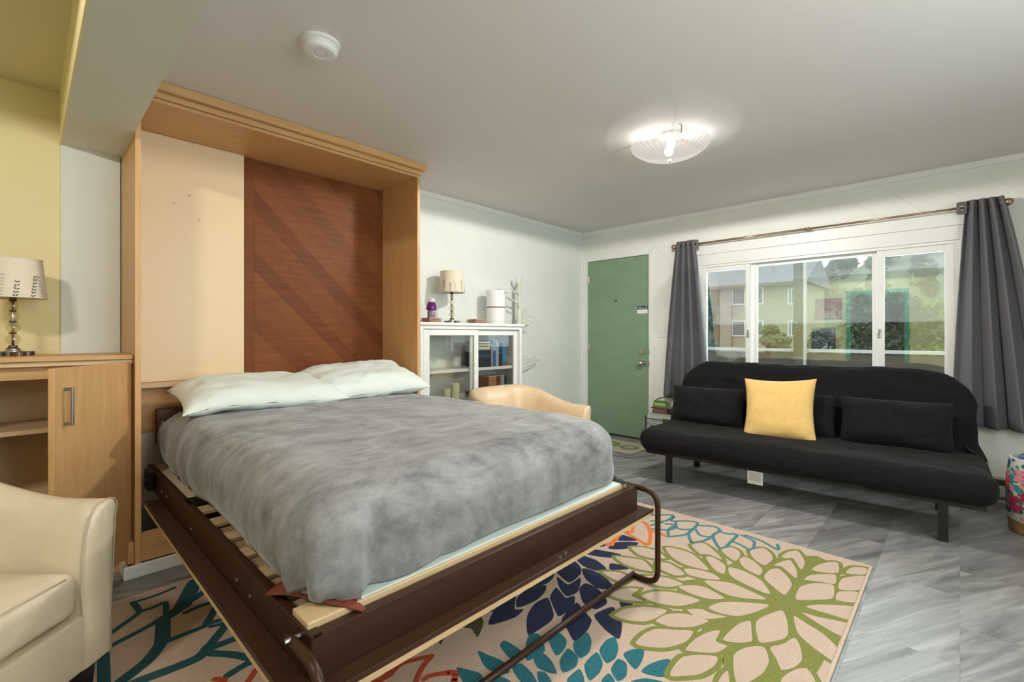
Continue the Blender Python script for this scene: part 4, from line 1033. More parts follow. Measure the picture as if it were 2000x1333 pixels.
# ------------------------------------------------------------------ curtain rod and curtains
RXR, RZR = 4.60, 2.052
rd = thing('curtain_rod', 'bronze curtain rod with ball ends above the window', 'curtain rod', (RXR, .94, RZR))
b = B(); b.cyl((RXR, 2.09, RZR), (RXR, .93, RZR), .0105, 14); b.build('rod', M_ROD, rd, True)
b = B(); b.cyl((RXR, .93, RZR), (RXR, -.21, RZR), .0085, 14); b.build('inner_rod', M_ROD, rd, True)
b = B(); b.cyl((RXR, .955, RZR), (RXR, .915, RZR), .014, 14); b.build('joint', M_ROD, rd, True)
for (y, sg) in ((2.115, 1), (-.237, -1)):
    b = B(); b.sphere((RXR, y, RZR), .026, 20, 14); b.cyl((RXR, y - sg * .02, RZR), (RXR, y - sg * .042, RZR), .014, 12); b.build('finial', M_ROD, rd, True)
for y in (2.0, .935, -.10):
    b = B(); b.tube([(XW - .007, y, RZR), (RXR + .012, y, RZR)], .006, 8); b.tube([(RXR + .012, y, RZR + .002), (RXR + .002, y, RZR - .013), (RXR - .012, y, RZR - .002)], .004, 6); b.box(XW - .012, XW - .0065, y - .012, y + .012, RZR - .03, RZR + .03, .002); b.build('bracket', M_ROD, rd)
def curtain(label, tl, tr, bl_, br, zt, zb, folds, seed):
    t = thing('curtain', label, 'curtain', (RXR, (tl + tr) / 2, zb), 0, 'grey curtains')
    nu, nz_ = folds * 14, 40; V = []; F = []
    for j in range(nz_ + 1):
        f = j / nz_; z = zt + (zb - zt) * f
        a, c = tl + (bl_ - tl) * f ** .85, tr + (br - tr) * f ** .85
        for i in range(nu + 1):
            u = i / nu
            ph = 2 * math.pi * folds * u + .5 * math.sin(3 * u + seed) * f + .6 * f * math.sin(6.3 * u * 1.3 + seed)
            amp = .030 + .018 * f * (1 + .5 * math.sin(9 * u + seed))
            x = RXR + amp * math.sin(ph) * (1 - .0 * f) - .004
            y = a + (c - a) * u + .010 * f * math.sin(2 * ph + seed)
            V.append((x, y, z + .004 * math.sin(ph)))
    for j in range(nz_):
        for i in range(nu):
            q = j * (nu + 1) + i; F.append((q, q + 1, q + nu + 2, q + nu + 1))
    o = link('cloth', pydata(V, F), M_CURT, t, True)
    md = o.modifiers.new('thick', 'SOLIDIFY'); md.thickness = .003
    return t
def grommets(t, ys, tab):
    for y in ys:
        b = B()
        b.tube([(RXR - .0, y, RZR) if False else (RXR + .022 * math.cos(a), y, RZR + .022 * math.sin(a)) for a in [2 * math.pi * k / 20 for k in range(20)]], .004, 6, True)
        b.build('grommet', M_PULL, t, True)
    y0, y1 = tab
    V = []; F = []
    n = 16
    # flat leading edge with a round hole for the rod
    cy = (y0 + y1) / 2; ring = []; outer = []
    hw, hh = abs(y1 - y0) / 2, .045
    for k in range(n):
        a = 2 * math.pi * (k + .5) / n; c, s_ = math.cos(a), math.sin(a)
        m_ = min(hw / max(abs(c), 1e-6), hh / max(abs(s_), 1e-6))
        ring.append((RXR - .020 - .2 * (.017 * c), cy + .017 * c, RZR - .004 + .017 * s_)); outer.append((RXR - .020 - .2 * (m_ * c), cy + m_ * c, RZR - .004 + m_ * s_))
    V = ring + outer
    for k in range(n): F.append((k, (k + 1) % n, n + (k + 1) % n, n + k))
    o = link('leading_edge', pydata(V, F), M_CURTT, t); md = o.modifiers.new('thick', 'SOLIDIFY'); md.thickness = .003
    b = B(); b.tube([(p[0] - .002, p[1], p[2]) for p in ring], .0032, 6, True); b.build('grommet', M_PULL, t, True)
t = curtain('grey curtain gathered at the door side of the window', 2.085, 1.905, 2.245, 1.735, 2.098, .52, 4, 1.0)
grommets(t, (2.06, 2.01, 1.965), (1.912, 1.858))
t = curtain('grey curtain gathered at the right side of the window', -.03, -.212, .055, -.46, 2.098, .507, 4, 2.4)
grommets(t, (-.065, -.11, -.16, -.20), (.018, -.036))

# ------------------------------------------------------------------ wire rack with magazines behind the sofa end
wr = thing('wire_rack', 'black wire magazine rack behind the sofa end', 'rack', (4.50, 2.17, 0))
RK0, RK1 = 2.00, 2.325
b = B()
for y in (RK0, RK1):
    b.tube([(4.40, y, .0), (4.40, y, .33)], .005, 6); b.tube([(4.58, y, .0), (4.58, y, .43)], .005, 6); b.tube([(4.40, y, .10), (4.58, y, .10)], .004, 6)
b.build('frame', M_BLKM, wr)
b = B(); b.tube([(4.58, RK1, .42)] + [(4.58, 2.1625 + .1625 * math.cos(a), .42 + .09 * math.sin(a)) for a in [math.pi * k / 12 for k in range(13)]], .005, 6); b.build('handle', M_BLKM, wr)
for (x, z0, z1) in ((4.40, .10, .30), (4.50, .20, .40)):
    b = B()
    for z in (z0, z1): b.tube([(x, RK0, z), (x, RK1, z)], .004, 6)
    for k in range(5):
        y = RK0 + (RK1 - RK0) * (k + .5) / 5
        b.tube([(x, y - .03, z0)] + [(x, y + .032 * math.cos(a + math.pi), z0 + (z1 - z0) * .55 + .05 * math.sin(a)) for a in [math.pi * j / 6 for j in range(7)]] + [(x, y + .03, z0)], .003, 5)
    b.build('front_grille', M_BLKM, wr)
    b = B(); b.box(x, x + .07, RK0 + .004, RK1 - .004, z0 - .004, z0, .001); b.build('tray', M_BLKM, wr)
for (x, z0, h, y0, y1, c1, c2, lab) in ((4.42, .101, .235, 2.01, 2.315, (.62, .66, .68), (.10, .22, .035), 'pale magazine with green print in the front of the wire rack'), (4.455, .101, .25, 2.02, 2.31, (.50, .52, .45), (.05, .10, .14), 'grey magazine behind the pale one in the rack'), (4.52, .201, .22, 2.015, 2.31, (.30, .20, .13), (.07, .04, .03), 'brown brochure in the upper tray of the wire rack'), (4.55, .201, .27, 2.16, 2.31, (.09, .30, .03), (.45, .55, .3), 'bright green leaflet in the upper tray of the rack')):
    t = thing('magazine', lab, 'magazine', (x, (y0 + y1) / 2, z0), 0, 'magazines in the wire rack')
    b = B(); b.box(x, x + .012, y0, y1, z0, z0 + h, .001); b.build('pages', mat('mag_%d%d' % (int(c1[0] * 99), int(c2[1] * 99)), c1, .45, scale=18, col2=tuple(q * .75 for q in c1)), t)
    b = B(); b.box(x - .001, x + .0, y0 + .02, y0 + .14, z0 + h * .55, z0 + h * .9); b.box(x - .001, x, y1 - .12, y1 - .02, z0 + h * .2, z0 + h * .5); b.build('cover_print', mat('magp_%d%d' % (int(c1[0] * 99), int(c2[1] * 99)), c2, .45), t)

# ------------------------------------------------------------------ door mat
dm = thing('door_mat', 'beige door mat with green leaf circles at the front door', 'mat', (4.24, 2.66, 0))
b = B(); b.box(4.02, 4.47, 2.27, 3.05, .0005, .009, .004); b.build('mat_base', mat('mat_beige', (.42, .38, .28), .95, var=.1, scale=120, bump=.3, bscale=200), dm)
for (y, x, r) in ((2.42, 4.24, .10), (2.66, 4.25, .12), (2.9, 4.23, .10)):
    b = B(); b.lathe([(r, 0), (r, .0016)], (x, y, .0088), 28); o = b.build('leaf_circle', mat('mat_green', (.17, .21, .095), .95, var=.2, scale=60), dm)
    b = B(); b.lathe([(r * .5, 0), (r * .5, .0014)], (x, y, .0105), 20); b.build('inner_circle', mat('mat_pale', (.34, .34, .20), .95), o)

# ------------------------------------------------------------------ floral basket
bs = thing('fabric_basket', 'round floral fabric basket with a tan base beside the sofa', 'basket', (4.07, -.375, 0))
BC = (4.07, -.375, 0); BR = .165
def rad(z): return BR + .012 * math.sin(math.pi * min(1, z / .42))
b = B(); b.lathe([(.145, .0), (rad(.01), .004), (rad(.07) + .001, .075)], BC, 48); smooth_angle(b.build('tan_base', mat('jute_tan', (.36, .20, .085), .8, var=.15, scale=60), bs))
b = B(); b.lathe([(rad(z), z) for z in [.075 + .035 * k for k in range(11)]] + [(rad(.425), .43), (rad(.425) - .010, .432), (rad(.42) - .012, .40)], BC, 64, False)
fb = smooth_angle(b.build('fabric_body', mat('basket_cream', (.70, .68, .58), .85, scale=14, col2=(.55, .62, .58)), bs))
M_FLO = [mat('flower_coral', (.72, .055, .075), .85), mat('flower_crimson', (.36, .012, .035), .85), mat('flower_magenta', (.60, .045, .20), .85), mat('leaf_green', (.025, .17, .06), .85), mat('leaf_teal', (.03, .26, .28), .85), mat('flower_orange', (.70, .30, .05), .85), mat('flower_pink', (.72, .26, .34), .85), mat('flower_blue', (.03, .09, .32), .85)]
rnd = random.Random(11)
def patch(a0, z0, r, petals, m, off, sharp=.45):
    V = [(BC[0] + (rad(z0) + off) * math.cos(a0), BC[1] + (rad(z0) + off) * math.sin(a0), z0)]
    n = petals * 6 if petals else 14; ph = rnd.uniform(0, 6)
    for k in range(n):
        a = 2 * math.pi * k / n; rr = r * (1 - sharp + sharp * abs(math.cos(petals * a / 2 + ph))) if petals else r * (.55 + .45 * abs(math.cos(a + ph)))
        zz = min(.425, max(.08, z0 + rr * math.sin(a))); aa = a0 + rr * math.cos(a) / BR
        V.append((BC[0] + (rad(zz) + off) * math.cos(aa), BC[1] + (rad(zz) + off) * math.sin(aa), zz))
    F = [(0, 1 + k, 1 + (k + 1) % n) for k in range(n)]
    return V, F
def add_patches(lst, m, name):
    V = []; F = []
    for v, f in lst:
        o_ = len(V); V += v; F += [tuple(i + o_ for i in q) for q in f]
    return link(name, pydata(V, F), m, fb)
sets = {k: [] for k in range(8)}
big = [(2.62, .335, .052, 5, 0), (2.50, .23, .038, 6, 1), (2.95, .165, .062, 10, 2), (3.35, .33, .05, 7, 1), (3.6, .21, .055, 5, 0), (2.3, .34, .045, 6, 6), (2.15, .17, .055, 9, 2), (3.25, .24, .03, 0, 4), (2.28, .26, .03, 0, 4), (4.1, .3, .055, 5, 0), (4.5, .2, .05, 9, 2), (1.75, .28, .05, 5, 0), (5.0, .3, .05, 6, 6), (5.5, .2, .05, 5, 1), (0.0, .3, .05, 5, 0), (.6, .2, .055, 9, 2), (1.2, .32, .045, 6, 1)]
for i_, (a, z, r, pt, k) in enumerate(big): add_patches([patch(a, z, r, pt, None, .0022 + i_ * .00003)], M_FLO[k], 'flower_print')
for k in range(380):
    kk = rnd.choice((3, 3, 4, 5, 7, 3, 6, 4)); sets[kk].append(patch(rnd.uniform(0, 6.28), rnd.uniform(.09, .42), rnd.uniform(.012, .026), 0, None, .0006 + .000004 * k))
for k in range(8):
    if sets[k]: add_patches(sets[k], M_FLO[k], 'leaf_print')['kind'] = 'stuff'
me = rbox((4.07, -.375, .39), (.24, .24, .10), .04, 14, (0, 0, .02), .01, 9)
tl = tag(link('folded_throw', me, mat('throw_blue', (.03, .05, .22), .9, scale=55, col2=(.50, .58, .66), contrast=(.52, .58), stretch=(1, 3, 1)), None, True), 'blue and white patterned throw folded in the floral basket', 'throw')

# ------------------------------------------------------------------ rug
RGX0, RGX1, RGY0, RGY1 = -.10, 2.895, .315, 2.606
rg = thing('area_rug', 'large beige area rug with coloured flower pattern under the bed', 'rug', (1.4, 1.46, 0))
b = B(); b.box(RGX0, RGX1, RGY0, RGY1, .0006, .0078, .002, 1); b.build('rug_base', M_RUG, rg)
b = B()
for (x0, x1, y0, y1) in ((RGX0, RGX1, RGY0 - .004, RGY0 + .008), (RGX0, RGX1, RGY1 - .008, RGY1 + .004), (RGX0 - .004, RGX0 + .008, RGY0, RGY1), (RGX1 - .008, RGX1 + .004, RGY0, RGY1)): b.box(x0, x1, y0, y1, .0006, .0092, .002, 1)
b.build('binding', mat('rug_binding', (.56, .43, .32), .95), rg)
def za(p): return (1160 + p[0] * .28, 990 + p[1] * .28)
def zb_(p): return (860 + p[0] * .24230, 1010 + p[1] * .24230)
def zc_(p): return (700 + p[0] * .15, 1133 + p[1] * .15)
def zd(p): return (200 + p[0] * .18, 1100 + p[1] * .18)
def fl(pts, z): return [on_floor(*q, .009) for q in [z(p) for p in pts]]
def rclip(P):
    for (nx, ny, c) in ((1, 0, RGX1 - .009), (-1, 0, -RGX0 - .009), (0, 1, RGY1 - .009), (0, -1, -RGY0 - .009)):
        if len(P) > 2: P = clip(P, nx, ny, c)
    return P
def curvy(P, tens=.5, n=4):
    """closed Catmull-Rom through the points with fairly sharp tips kept"""
    out = []; N = len(P)
    for i in range(N):
        p0, p1, p2, p3 = P[i - 1], P[i], P[(i + 1) % N], P[(i + 2) % N]
        for k in range(n):
            t = k / n
            q = []
            for a in (0, 1):
                m1, m2 = tens * (p2[a] - p0[a]) * .7, tens * (p3[a] - p1[a]) * .7
                q.append((2 * t ** 3 - 3 * t * t + 1) * p1[a] + (t ** 3 - 2 * t * t + t) * m1 + (-2 * t ** 3 + 3 * t * t) * p2[a] + (t ** 3 - t * t) * m2)
            out.append(tuple(q))
    return out
def area(P): return sum(P[i - 1][0] * P[i][1] - P[i][0] * P[i - 1][1] for i in range(len(P))) / 2
def grow(P, d):
    if area(P) < 0: P = P[::-1]
    out = []; N = len(P)
    for i in range(N):
        a, p, c = Vector(P[i - 1]), Vector(P[i]), Vector(P[(i + 1) % N])
        e1, e2 = (p - a), (c - p)
        if e1.length < 1e-6 or e2.length < 1e-6: continue
        n1 = Vector((e1.y, -e1.x)).normalized(); n2 = Vector((e2.y, -e2.x)).normalized()
        bis = n1 + n2
        if bis.length < .3: bis = n1
        bis.normalize(); k = 1 / max(.55, bis.dot(n1)); q = p + bis * d * k
        out.append((q.x, q.y))
    return out
def stroke(P, w_):
    """open polyline -> outline polygons (one quad per segment, mitred by round joins)"""
    polys = []
    for i in range(len(P) - 1):
        a, c = Vector(P[i]), Vector(P[i + 1]); e = c - a
        if e.length < 1e-5: continue
        e.normalize(); n = Vector((-e.y, e.x)) * w_ / 2
        polys.append([tuple(a + n), tuple(a - n), tuple(c - n), tuple(c + n)])
    for p in P:
        polys.append([(p[0] + w_ / 2 * math.cos(2 * math.pi * k / 8), p[1] + w_ / 2 * math.sin(2 * math.pi * k / 8)) for k in range(8)])
    return polys
def dense(P, n=5):
    out = []
    for i in range(len(P) - 1):
        p0, p1, p2, p3 = P[max(0, i - 1)], P[i], P[i + 1], P[min(len(P) - 1, i + 2)]
        for k in range(n):
            t = k / n
            out.append(tuple(.5 * ((2 * p1[a]) + (-p0[a] + p2[a]) * t + (2 * p0[a] - 5 * p1[a] + 4 * p2[a] - p3[a]) * t * t + (-p0[a] + 3 * p1[a] - 3 * p2[a] + p3[a]) * t ** 3) for a in (0, 1)))
    out.append(P[-1]); return out
LAY = [0]
def rug_part(name, polys, m, z0, z1, single=False):
    b = B(); cnt = 0
    for P in polys:
        P = rclip(list(P))
        if len(P) < 3: continue
        if area(P) < 0: P = P[::-1]
        LAY[0] += 1
        if single:
            q = B(); q.poly(P, z0, z1 + (LAY[0] % 37) * .000006); q.build(name, m, rg); continue
        try: b.poly(P, z0, z1 + (LAY[0] % 37) * .000006); cnt += 1
        except ValueError: pass
    if cnt: return b.build(name, m, rg)
# olive flower: beige cells on olive ground
cells = [[(1190,480),(1230,440),(1290,435),(1350,490),(1380,540),(1365,580),(1325,615),(1250,560),(1195,510)],
[(940,425),(1000,435),(1100,475),(1170,520),(1230,605),(1180,600),(1080,555),(990,510),(945,470)],
[(770,520),(860,520),(960,535),(1080,585),(1200,645),(1100,645),(960,625),(850,580)],
[(800,710),(860,675),(960,665),(1220,685),(1130,735),(1010,765),(900,750)],
[(1135,800),(1200,760),(1310,725),(1345,790),(1355,880),(1330,920),(1230,945),(1155,945),(1130,860)],
[(1395,765),(1480,815),(1600,890),(1690,975),(1712,1000),(1690,1085),(1620,1050),(1500,960),(1420,880)],
[(1450,740),(1560,770),(1780,820),(1750,905),(1690,890),(1570,820)],
[(1480,700),(1580,685),(1815,700),(1790,790),(1640,750)],
[(1415,600),(1450,555),(1550,535),(1670,550),(1665,640),(1560,650),(1415,650)],
[(1470,510),(1510,480),(1600,472),(1685,478),(1680,540),(1580,525)],
[(1520,440),(1570,405),(1640,388),(1700,392),(1705,460),(1600,460)],
[(1310,345),(1360,315),(1420,308),(1460,360),(1470,400),(1445,440),(1400,375),(1385,360),(1330,360)],
[(1255,410),(1310,385),(1370,375),(1415,450),(1410,500),(1380,480),(1310,420)],
[(1090,310),(1180,290),(1235,330),(1245,370),(1190,410),(1120,370)],
[(1015,375),(1050,350),(1120,385),(1175,440),(1150,480),(1050,430)],
[(890,300),(960,285),(1010,310),(1020,345),(985,380),(920,340)],
[(780,355),(830,355),(915,410),(905,470),(840,440)],
[(680,270),(760,255),(830,300),(895,370),(800,335),(740,330)],
[(500,285),(600,300),(700,340),(800,440),(720,430),(620,400),(540,350)],
[(630,435),(720,440),(830,470),(880,510),(780,505),(660,475)],
[(440,390),(520,395),(600,440),(630,475),(560,480),(450,430)],
[(260,285),(340,285),(440,310),(500,360),(400,360),(310,335)],
[(150,350),(260,360),(350,380),(410,450),(300,435),(200,395)],
[(60,455),(180,460),(250,500),(200,530),(120,500)],
[(300,490),(420,485),(520,500),(620,540),(540,560),(440,550)],
[(590,560),(700,550),(790,570),(910,640),(800,645),(680,610)],
[(330,625),(420,595),(560,600),(740,655),(590,695),(430,670)],
[(100,610),(200,575),(310,575),(260,620),(340,660),(200,650)],
[(650,720),(740,715),(820,745),(920,770),(800,785),(700,760)],
[(140,760),(220,715),(360,700),(510,725),(430,780),(340,805),(220,790)],
[(430,800),(500,755),(600,745),(720,765),(800,800),(690,840),(540,840)],
[(290,955),(350,890),(430,855),(560,860),(690,870),(640,945),(500,985),(370,980)],
[(640,1000),(700,930),(790,880),(880,865),(850,940),(930,975),(850,1020),(720,1015)],
[(900,930),(960,860),(1020,815),(1090,800),(1100,880),(1100,940),(1000,950)],
[(975,1040),(1060,985),(1160,975),(1200,1000),(1220,1080),(1180,1160),(1080,1225),(990,1225)],
[(1230,985),(1320,960),(1400,915),(1440,980),(1450,1070),(1400,1120),(1310,1140),(1270,1060)],
[(560,1110),(620,1050),(740,1035),(860,1050),(840,1110),(740,1170),(600,1185),(530,1180)],
[(870,1225),(900,1170),(935,1150),(945,1260),(900,1290)],
[(1320,1190),(1400,1140),(1480,1130),(1530,1190),(1550,1260),(1450,1290),(1310,1240)],
[(1705,550),(1740,500),(1890,485),(1855,580),(1720,580)],
[(1690,650),(1710,595),(1845,600),(1820,670)],
[(1760,465),(1800,425),(1900,430),(1885,475)],
[(1550,1050),(1620,1080),(1680,1125),(1660,1165),(1590,1120)]][:-1]
core = [(600,520),(760,500),(930,420),(1040,340),(1180,440),(1300,340),(1560,345),(1720,430),(1690,640),(1790,690),(1770,830),(1740,920),(1640,1010),(1560,1150),(1480,1300),(960,1300),(900,1100),(900,1000),(720,900),(800,800),(640,720),(560,640)]
rug_part('olive_flower', [fl(core, za)] + [grow(curvy(fl(c, za)), .019) for c in cells], M_RGREEN, .0070, .0086)
rug_part('beige_petal', [curvy(fl(c, za)) for c in cells], M_RUG, .0072, .0094, True)
navy = [[(940,430),(1050,340),(1130,400),(1130,460),(1040,530),(950,460)],[(1080,325),(1140,310),(1260,350),(1340,420),(1260,435),(1150,395)],[(1140,420),(1200,420),(1310,470),(1390,550),(1370,580),(1270,575),(1170,500)],
[(1130,280),(1220,260),(1360,280),(1460,305),(1380,330),(1220,310)],[(1350,250),(1420,205),(1520,200),(1600,210),(1540,250),(1420,262)],[(1470,145),(1590,190),(1430,190)],[(1240,245),(1300,205),(1330,235)],[(1370,375),(1450,385),(1520,420),(1370,425)],
[(720,560),(800,490),(920,430),(910,490),(850,540)],[(620,650),(720,570),(850,550),(840,610),(760,680),(620,730)],[(390,870),(440,740),(520,660),(610,620),(600,740),(670,745),(600,810)],
[(700,800),(760,700),(860,650),(890,700),(915,790),(880,850),(710,950)],[(885,640),(935,570),(1010,650),(1080,635),(1080,700),(1010,770),(950,800),(900,700)],[(940,480),(1030,545),(1130,490),(1110,600),(1020,640),(960,570)],
[(1120,580),(1170,535),(1260,570),(1330,650),(1340,700),(1250,745),(1150,690)],[(975,840),(1020,760),(1100,690),(1150,750),(1220,830),(1180,920),(1080,1000),(1020,900)],[(1240,790),(1380,725),(1420,760),(1465,860),(1440,985),(1320,900)],[(1445,680),(1555,705),(1470,740)],
[(700,470),(820,400),(900,330),(960,300),(900,400)],[(760,420),(860,330),(960,260),(1020,240),(940,320)],[(980,290),(1080,220),(1180,190),(1110,270)]]
rug_part('navy_petal', [curvy(fl(c, zb_)) for c in navy], M_RNAVY, .0070, .0080, True)
olive2 = [[(160,880),(300,790),(350,850),(300,970),(250,900)],[(-20,960),(50,935),(0,1030)],[(360,750),(420,720),(430,765)],[(100,700),(260,640),(330,660),(220,760)],[(0,860),(110,760),(130,820)]]
rug_part('dark_olive_leaf', [curvy(fl(c, zb_)) for c in olive2], M_RDOL, .0070, .0078, True)
teal = [[(480,1040),(515,995),(600,1040),(690,1110),(650,1140),(560,1140)],[(300,1080),(380,1110),(500,1160),(560,1250),(480,1270),(360,1210)],[(130,1215),(220,1230),(320,1260),(360,1340),(300,1400),(190,1340)],[(685,1050),(720,940),(800,950),(845,1060),(830,1090),(700,1160)],
[(870,980),(960,935),(1020,1000),(990,1080),(930,1115)],[(1075,1010),(1180,930),(1220,1000),(1200,1090),(1130,1140),(1080,1080)],[(1285,1060),(1340,990),(1410,970),(1435,1060),(1410,1140),(1340,1180),(1290,1110)],[(1475,1110),(1540,1070),(1640,1060),(1630,1150),(1570,1230)],
[(1620,1250),(1680,1190),(1790,1150),(1855,1155),(1800,1290)],[(750,1130),(800,1080),(890,1150),(940,1260),(860,1250),(780,1210)],[(960,1160),(1030,1060),(1110,1130),(1090,1210),(990,1255)],[(1160,1190),(1260,1090),(1310,1180),(1280,1260),(1200,1320)],
[(1375,1230),(1430,1145),(1500,1180),(1500,1280),(1430,1325)],[(580,1220),(650,1180),(740,1260),(790,1370),(660,1340)],[(1020,1310),(1120,1225),(1160,1300),(1150,1370),(1060,1400)],[(780,1250),(840,1250),(890,1310),(900,1380),(800,1340)],[(1300,1320),(1360,1260),(1410,1340),(1340,1410)],
[(1530,1333),(1650,1300),(1800,1333),(1700,1400)],[(370,1290),(460,1275),(560,1320),(620,1390),(470,1360)]]
rug_part('teal_petal', [curvy(fl(c, zb_)) for c in teal], M_RTEAL, .0070, .0081, True)
S = []
for pl in ([(1310,190),(1345,225),(1420,180),(1450,120),(1480,100),(1540,125),(1560,60),(1600,40),(1660,55),(1690,120),(1690,190),(1665,225),(1590,180),(1470,115)], [(1690,110),(1760,130),(1820,155)], [(1380,230),(1440,130)]): S += stroke(dense(fl(pl, zb_), 3), .021)
rug_part('orange_flower', S, M_RORA, .0070, .0096)
S = []
for pl in ([(0,1265),(125,1255),(100,1380)],): S += stroke(dense(fl(pl, zb_), 3), .018)
for pl in ([(430,1090),(350,1260),(200,1333)], [(430,1220),(550,1100),(700,1050),(960,990)], [(960,990),(880,1080),(800,1200),(750,1333)], [(850,1300),(960,1240),(1260,1210)], [(1260,1210),(1230,1400)], [(250,1333),(420,1240)]): S += stroke(dense(fl(pl, zc_), 3), .018)
for pl in ([(1220,1260),(1330,1275)], [(1700,1110),(1580,1290)]): S += stroke(fl(pl, zd), .020)
o = rug_part('rust_flower', S, M_RRED, .0070, .0093); o['kind'] = 'stuff'
S = []
for pl in ([(400,60),(550,60),(500,100),(400,100)], [(560,70),(540,100),(640,100),(720,110),(700,150),(650,160),(580,150),(570,100)], [(430,160),(540,160),(570,130),(500,120)], [(520,210),(520,160),(570,130)], [(520,210),(640,195),(700,150)], [(680,250),(660,190),(700,150),(740,200),(820,210),(840,190)], [(680,250),(760,240),(830,210)], [(720,130),(840,140),(880,170),(830,200),(860,270),(900,295),(960,240),(1000,195),(930,190),(870,170)], [(960,240),(1030,270),(1100,305),(1120,250),(1090,225),(1030,200)], [(1060,200),(1170,240),(1280,300),(1280,265)], [(400,130),(480,110)], [(380,150),(430,160)]): S += stroke(dense(fl(pl, za), 3), .017)
rug_part('teal_outline_flower', S, mat('rug_grey_teal', (.055, .19, .21), .95, var=.2, scale=110), .0070, .0090)
S = []
for (w_, pl) in ((40, [(330,430),(400,520),(360,570),(150,720),(0,830)]), (30, [(330,430),(560,360),(780,270)]), (36, [(430,520),(560,480),(680,430),(690,540)]), (44, [(0,960),(150,870),(400,740),(620,620)]), (90, [(620,630),(740,560),(870,470)]), (110, [(870,470),(940,330),(1010,200)]), (40, [(900,540),(1080,460),(1230,420)]), (60, [(980,400),(1120,300)]), (85, [(660,640),(650,850)]), (75, [(650,850),(500,1050),(200,1290),(80,1400)]), (45, [(650,870),(850,790),(1100,690),(1180,650),(1360,600)]), (50, [(1130,660),(1230,490)]), (34, [(1180,690),(1390,640)]), (60, [(1370,640),(1160,900)]), (75, [(1160,900),(1050,1020),(800,1130),(380,1290),(200,1380)]), (60, [(1160,930),(1500,800)]), (55, [(1180,980),(1450,1000),(1680,1060)]), (50, [(1360,1220),(1560,1100),(1680,1060)]), (60, [(10,1000),(20,1400)]), (40, [(1500,800),(1700,700),(1950,640)]), (50, [(1230,490),(1400,300),(1500,150)]), (60, [(1680,1060),(1900,980),(2100,960)])):
    S += stroke(dense(fl(pl, zd), 4), w_ * .00058)
rug_part('deep_teal_flower', S, M_RTEALD, .0070, .0091)
# flowers of the rug that the photo hides under the bed or cuts off
def hidden_flower(cx, cy, r, name, m, n=9):
    P = []
    for ring, rr in ((0, r * .42), (1, r * .8)):
        for k in range(n + ring * 4):
            a = 2 * math.pi * (k + .5 * ring) / (n + ring * 4); L_, Wd = r * .20, r * .11
            c = Vector((cx + rr * math.cos(a), cy + rr * math.sin(a))); e = Vector((math.cos(a), math.sin(a))); s_ = Vector((-e.y, e.x))
            P.append(curvy([tuple(c - e * L_), tuple(c - e * L_ * .2 + s_ * Wd), tuple(c + e * L_ * 1.0), tuple(c - e * L_ * .2 - s_ * Wd)]))
    rug_part(name, P, m, .0070, .0079, True)
hidden_flower(1.60, 2.05, .40, 'navy_petal', M_RNAVY)
hidden_flower(2.40, 2.15, .34, 'orange_petal', M_RORA)
hidden_flower(.25, .75, .33, 'teal_petal', M_RTEAL)
hidden_flower(1.0, 1.68, .17, 'teal_petal', M_RTEAL)

# ------------------------------------------------------------------ things on the back wall (seen mirrored in the window)
for (u0, u1, v0, v1, col, col2, lab) in ((1590, 1642, 582, 625, (.42, .03, .08), (.50, .10, .14), 'red painting in the lime wall reflection beside the green doorway'), (1584, 1630, 640, 684, (.06, .05, .14), (.22, .20, .32), 'dark violet print hanging below the red painting on the lime wall')):
    xs = 2 * XW - XBK
    def mir(u, v):
        t = (u - 1000) / FPX; s_ = xs / (FW[0] + RT[0] * t); return ((FW[1] + RT[1] * t) * s_, CAMH + (HOR - v) / FPX * s_)
    ya, za_ = mir(u0, v1); yb, zb2 = mir(u1, v0)
    ya, yb = max(ya, yb), min(ya, yb)
    t = thing('wall_picture', lab, 'picture', (XBK, (ya + yb) / 2, za_))
    b = B(); b.box(XBK + .001, XBK + .022, yb, ya, za_, zb2, .003); b.build('frame', mat('picture_edge', (.05, .03, .03), .5), t)
    b = B(); b.box(XBK + .022, XBK + .024, yb + .02, ya - .02, za_ + .02, zb2 - .02); b.build('canvas', mat('canvas_%d' % u0, col, .6, scale=9, col2=col2), t)

# ------------------------------------------------------------------ outdoors
b = B(); b.box(XW + .13, 130, -60, 70, -2.6, -2.5); tag(b.build('ground', mat('lawn', (.10, .15, .05), .9, var=.3, scale=.6)), 'green lawn outside the window', kind='structure')
# porch deck with rail and post
b = B(); b.box(XW + .13, 6.35, -3.5, 5.5, -.25, -.12); tag(b.build('porch_floor', mat('porch_grey', (.25, .24, .22), .8)), 'grey porch floor outside the window', kind='structure')
pr = thing('porch_railing', 'dark brown porch railing with a pale cap outside the window', 'railing', (6.25, 1.0, -.12))
b = B(); b.box(6.2, 6.3, -3.4, 5.4, .955, .99, .004); b.build('cap_rail', mat('cap_pale', (.55, .55, .52), .6), pr)
RB = mat('rail_brown', (.085, .065, .045), .7, var=.2, scale=12, stretch=(1, .2, 3))
for k in range(5):
    b = B(); b.box(6.23, 6.27, -3.4, 5.4, -.10 + k * .21, .10 + k * .21, .003); b.build('rail_board', RB, pr)
pp = thing('porch_post', 'dark olive brown porch post in front of the building outside', 'post', (6.25, 1.55, -.12))
t_ = (1560.5 - 1000) / FPX; s_ = 6.12 / (FW[0] + RT[0] * t_); py_ = (FW[1] + RT[1] * t_) * s_
b = B(); b.box(6.07, 6.17, py_ - .045, py_ + .045, -.12, 2.5, .004); b.build('post', mat('post_olive', (.075, .07, .042), .7, var=.2, scale=10, stretch=(3, 3, .3)), pp)
b = B(); b.box(6.09, 6.15, py_ - .072, py_ - .0455, -.12, 2.5, .003); b.build('edge_strip', mat('post_strip', (.50, .50, .44), .6), pp)
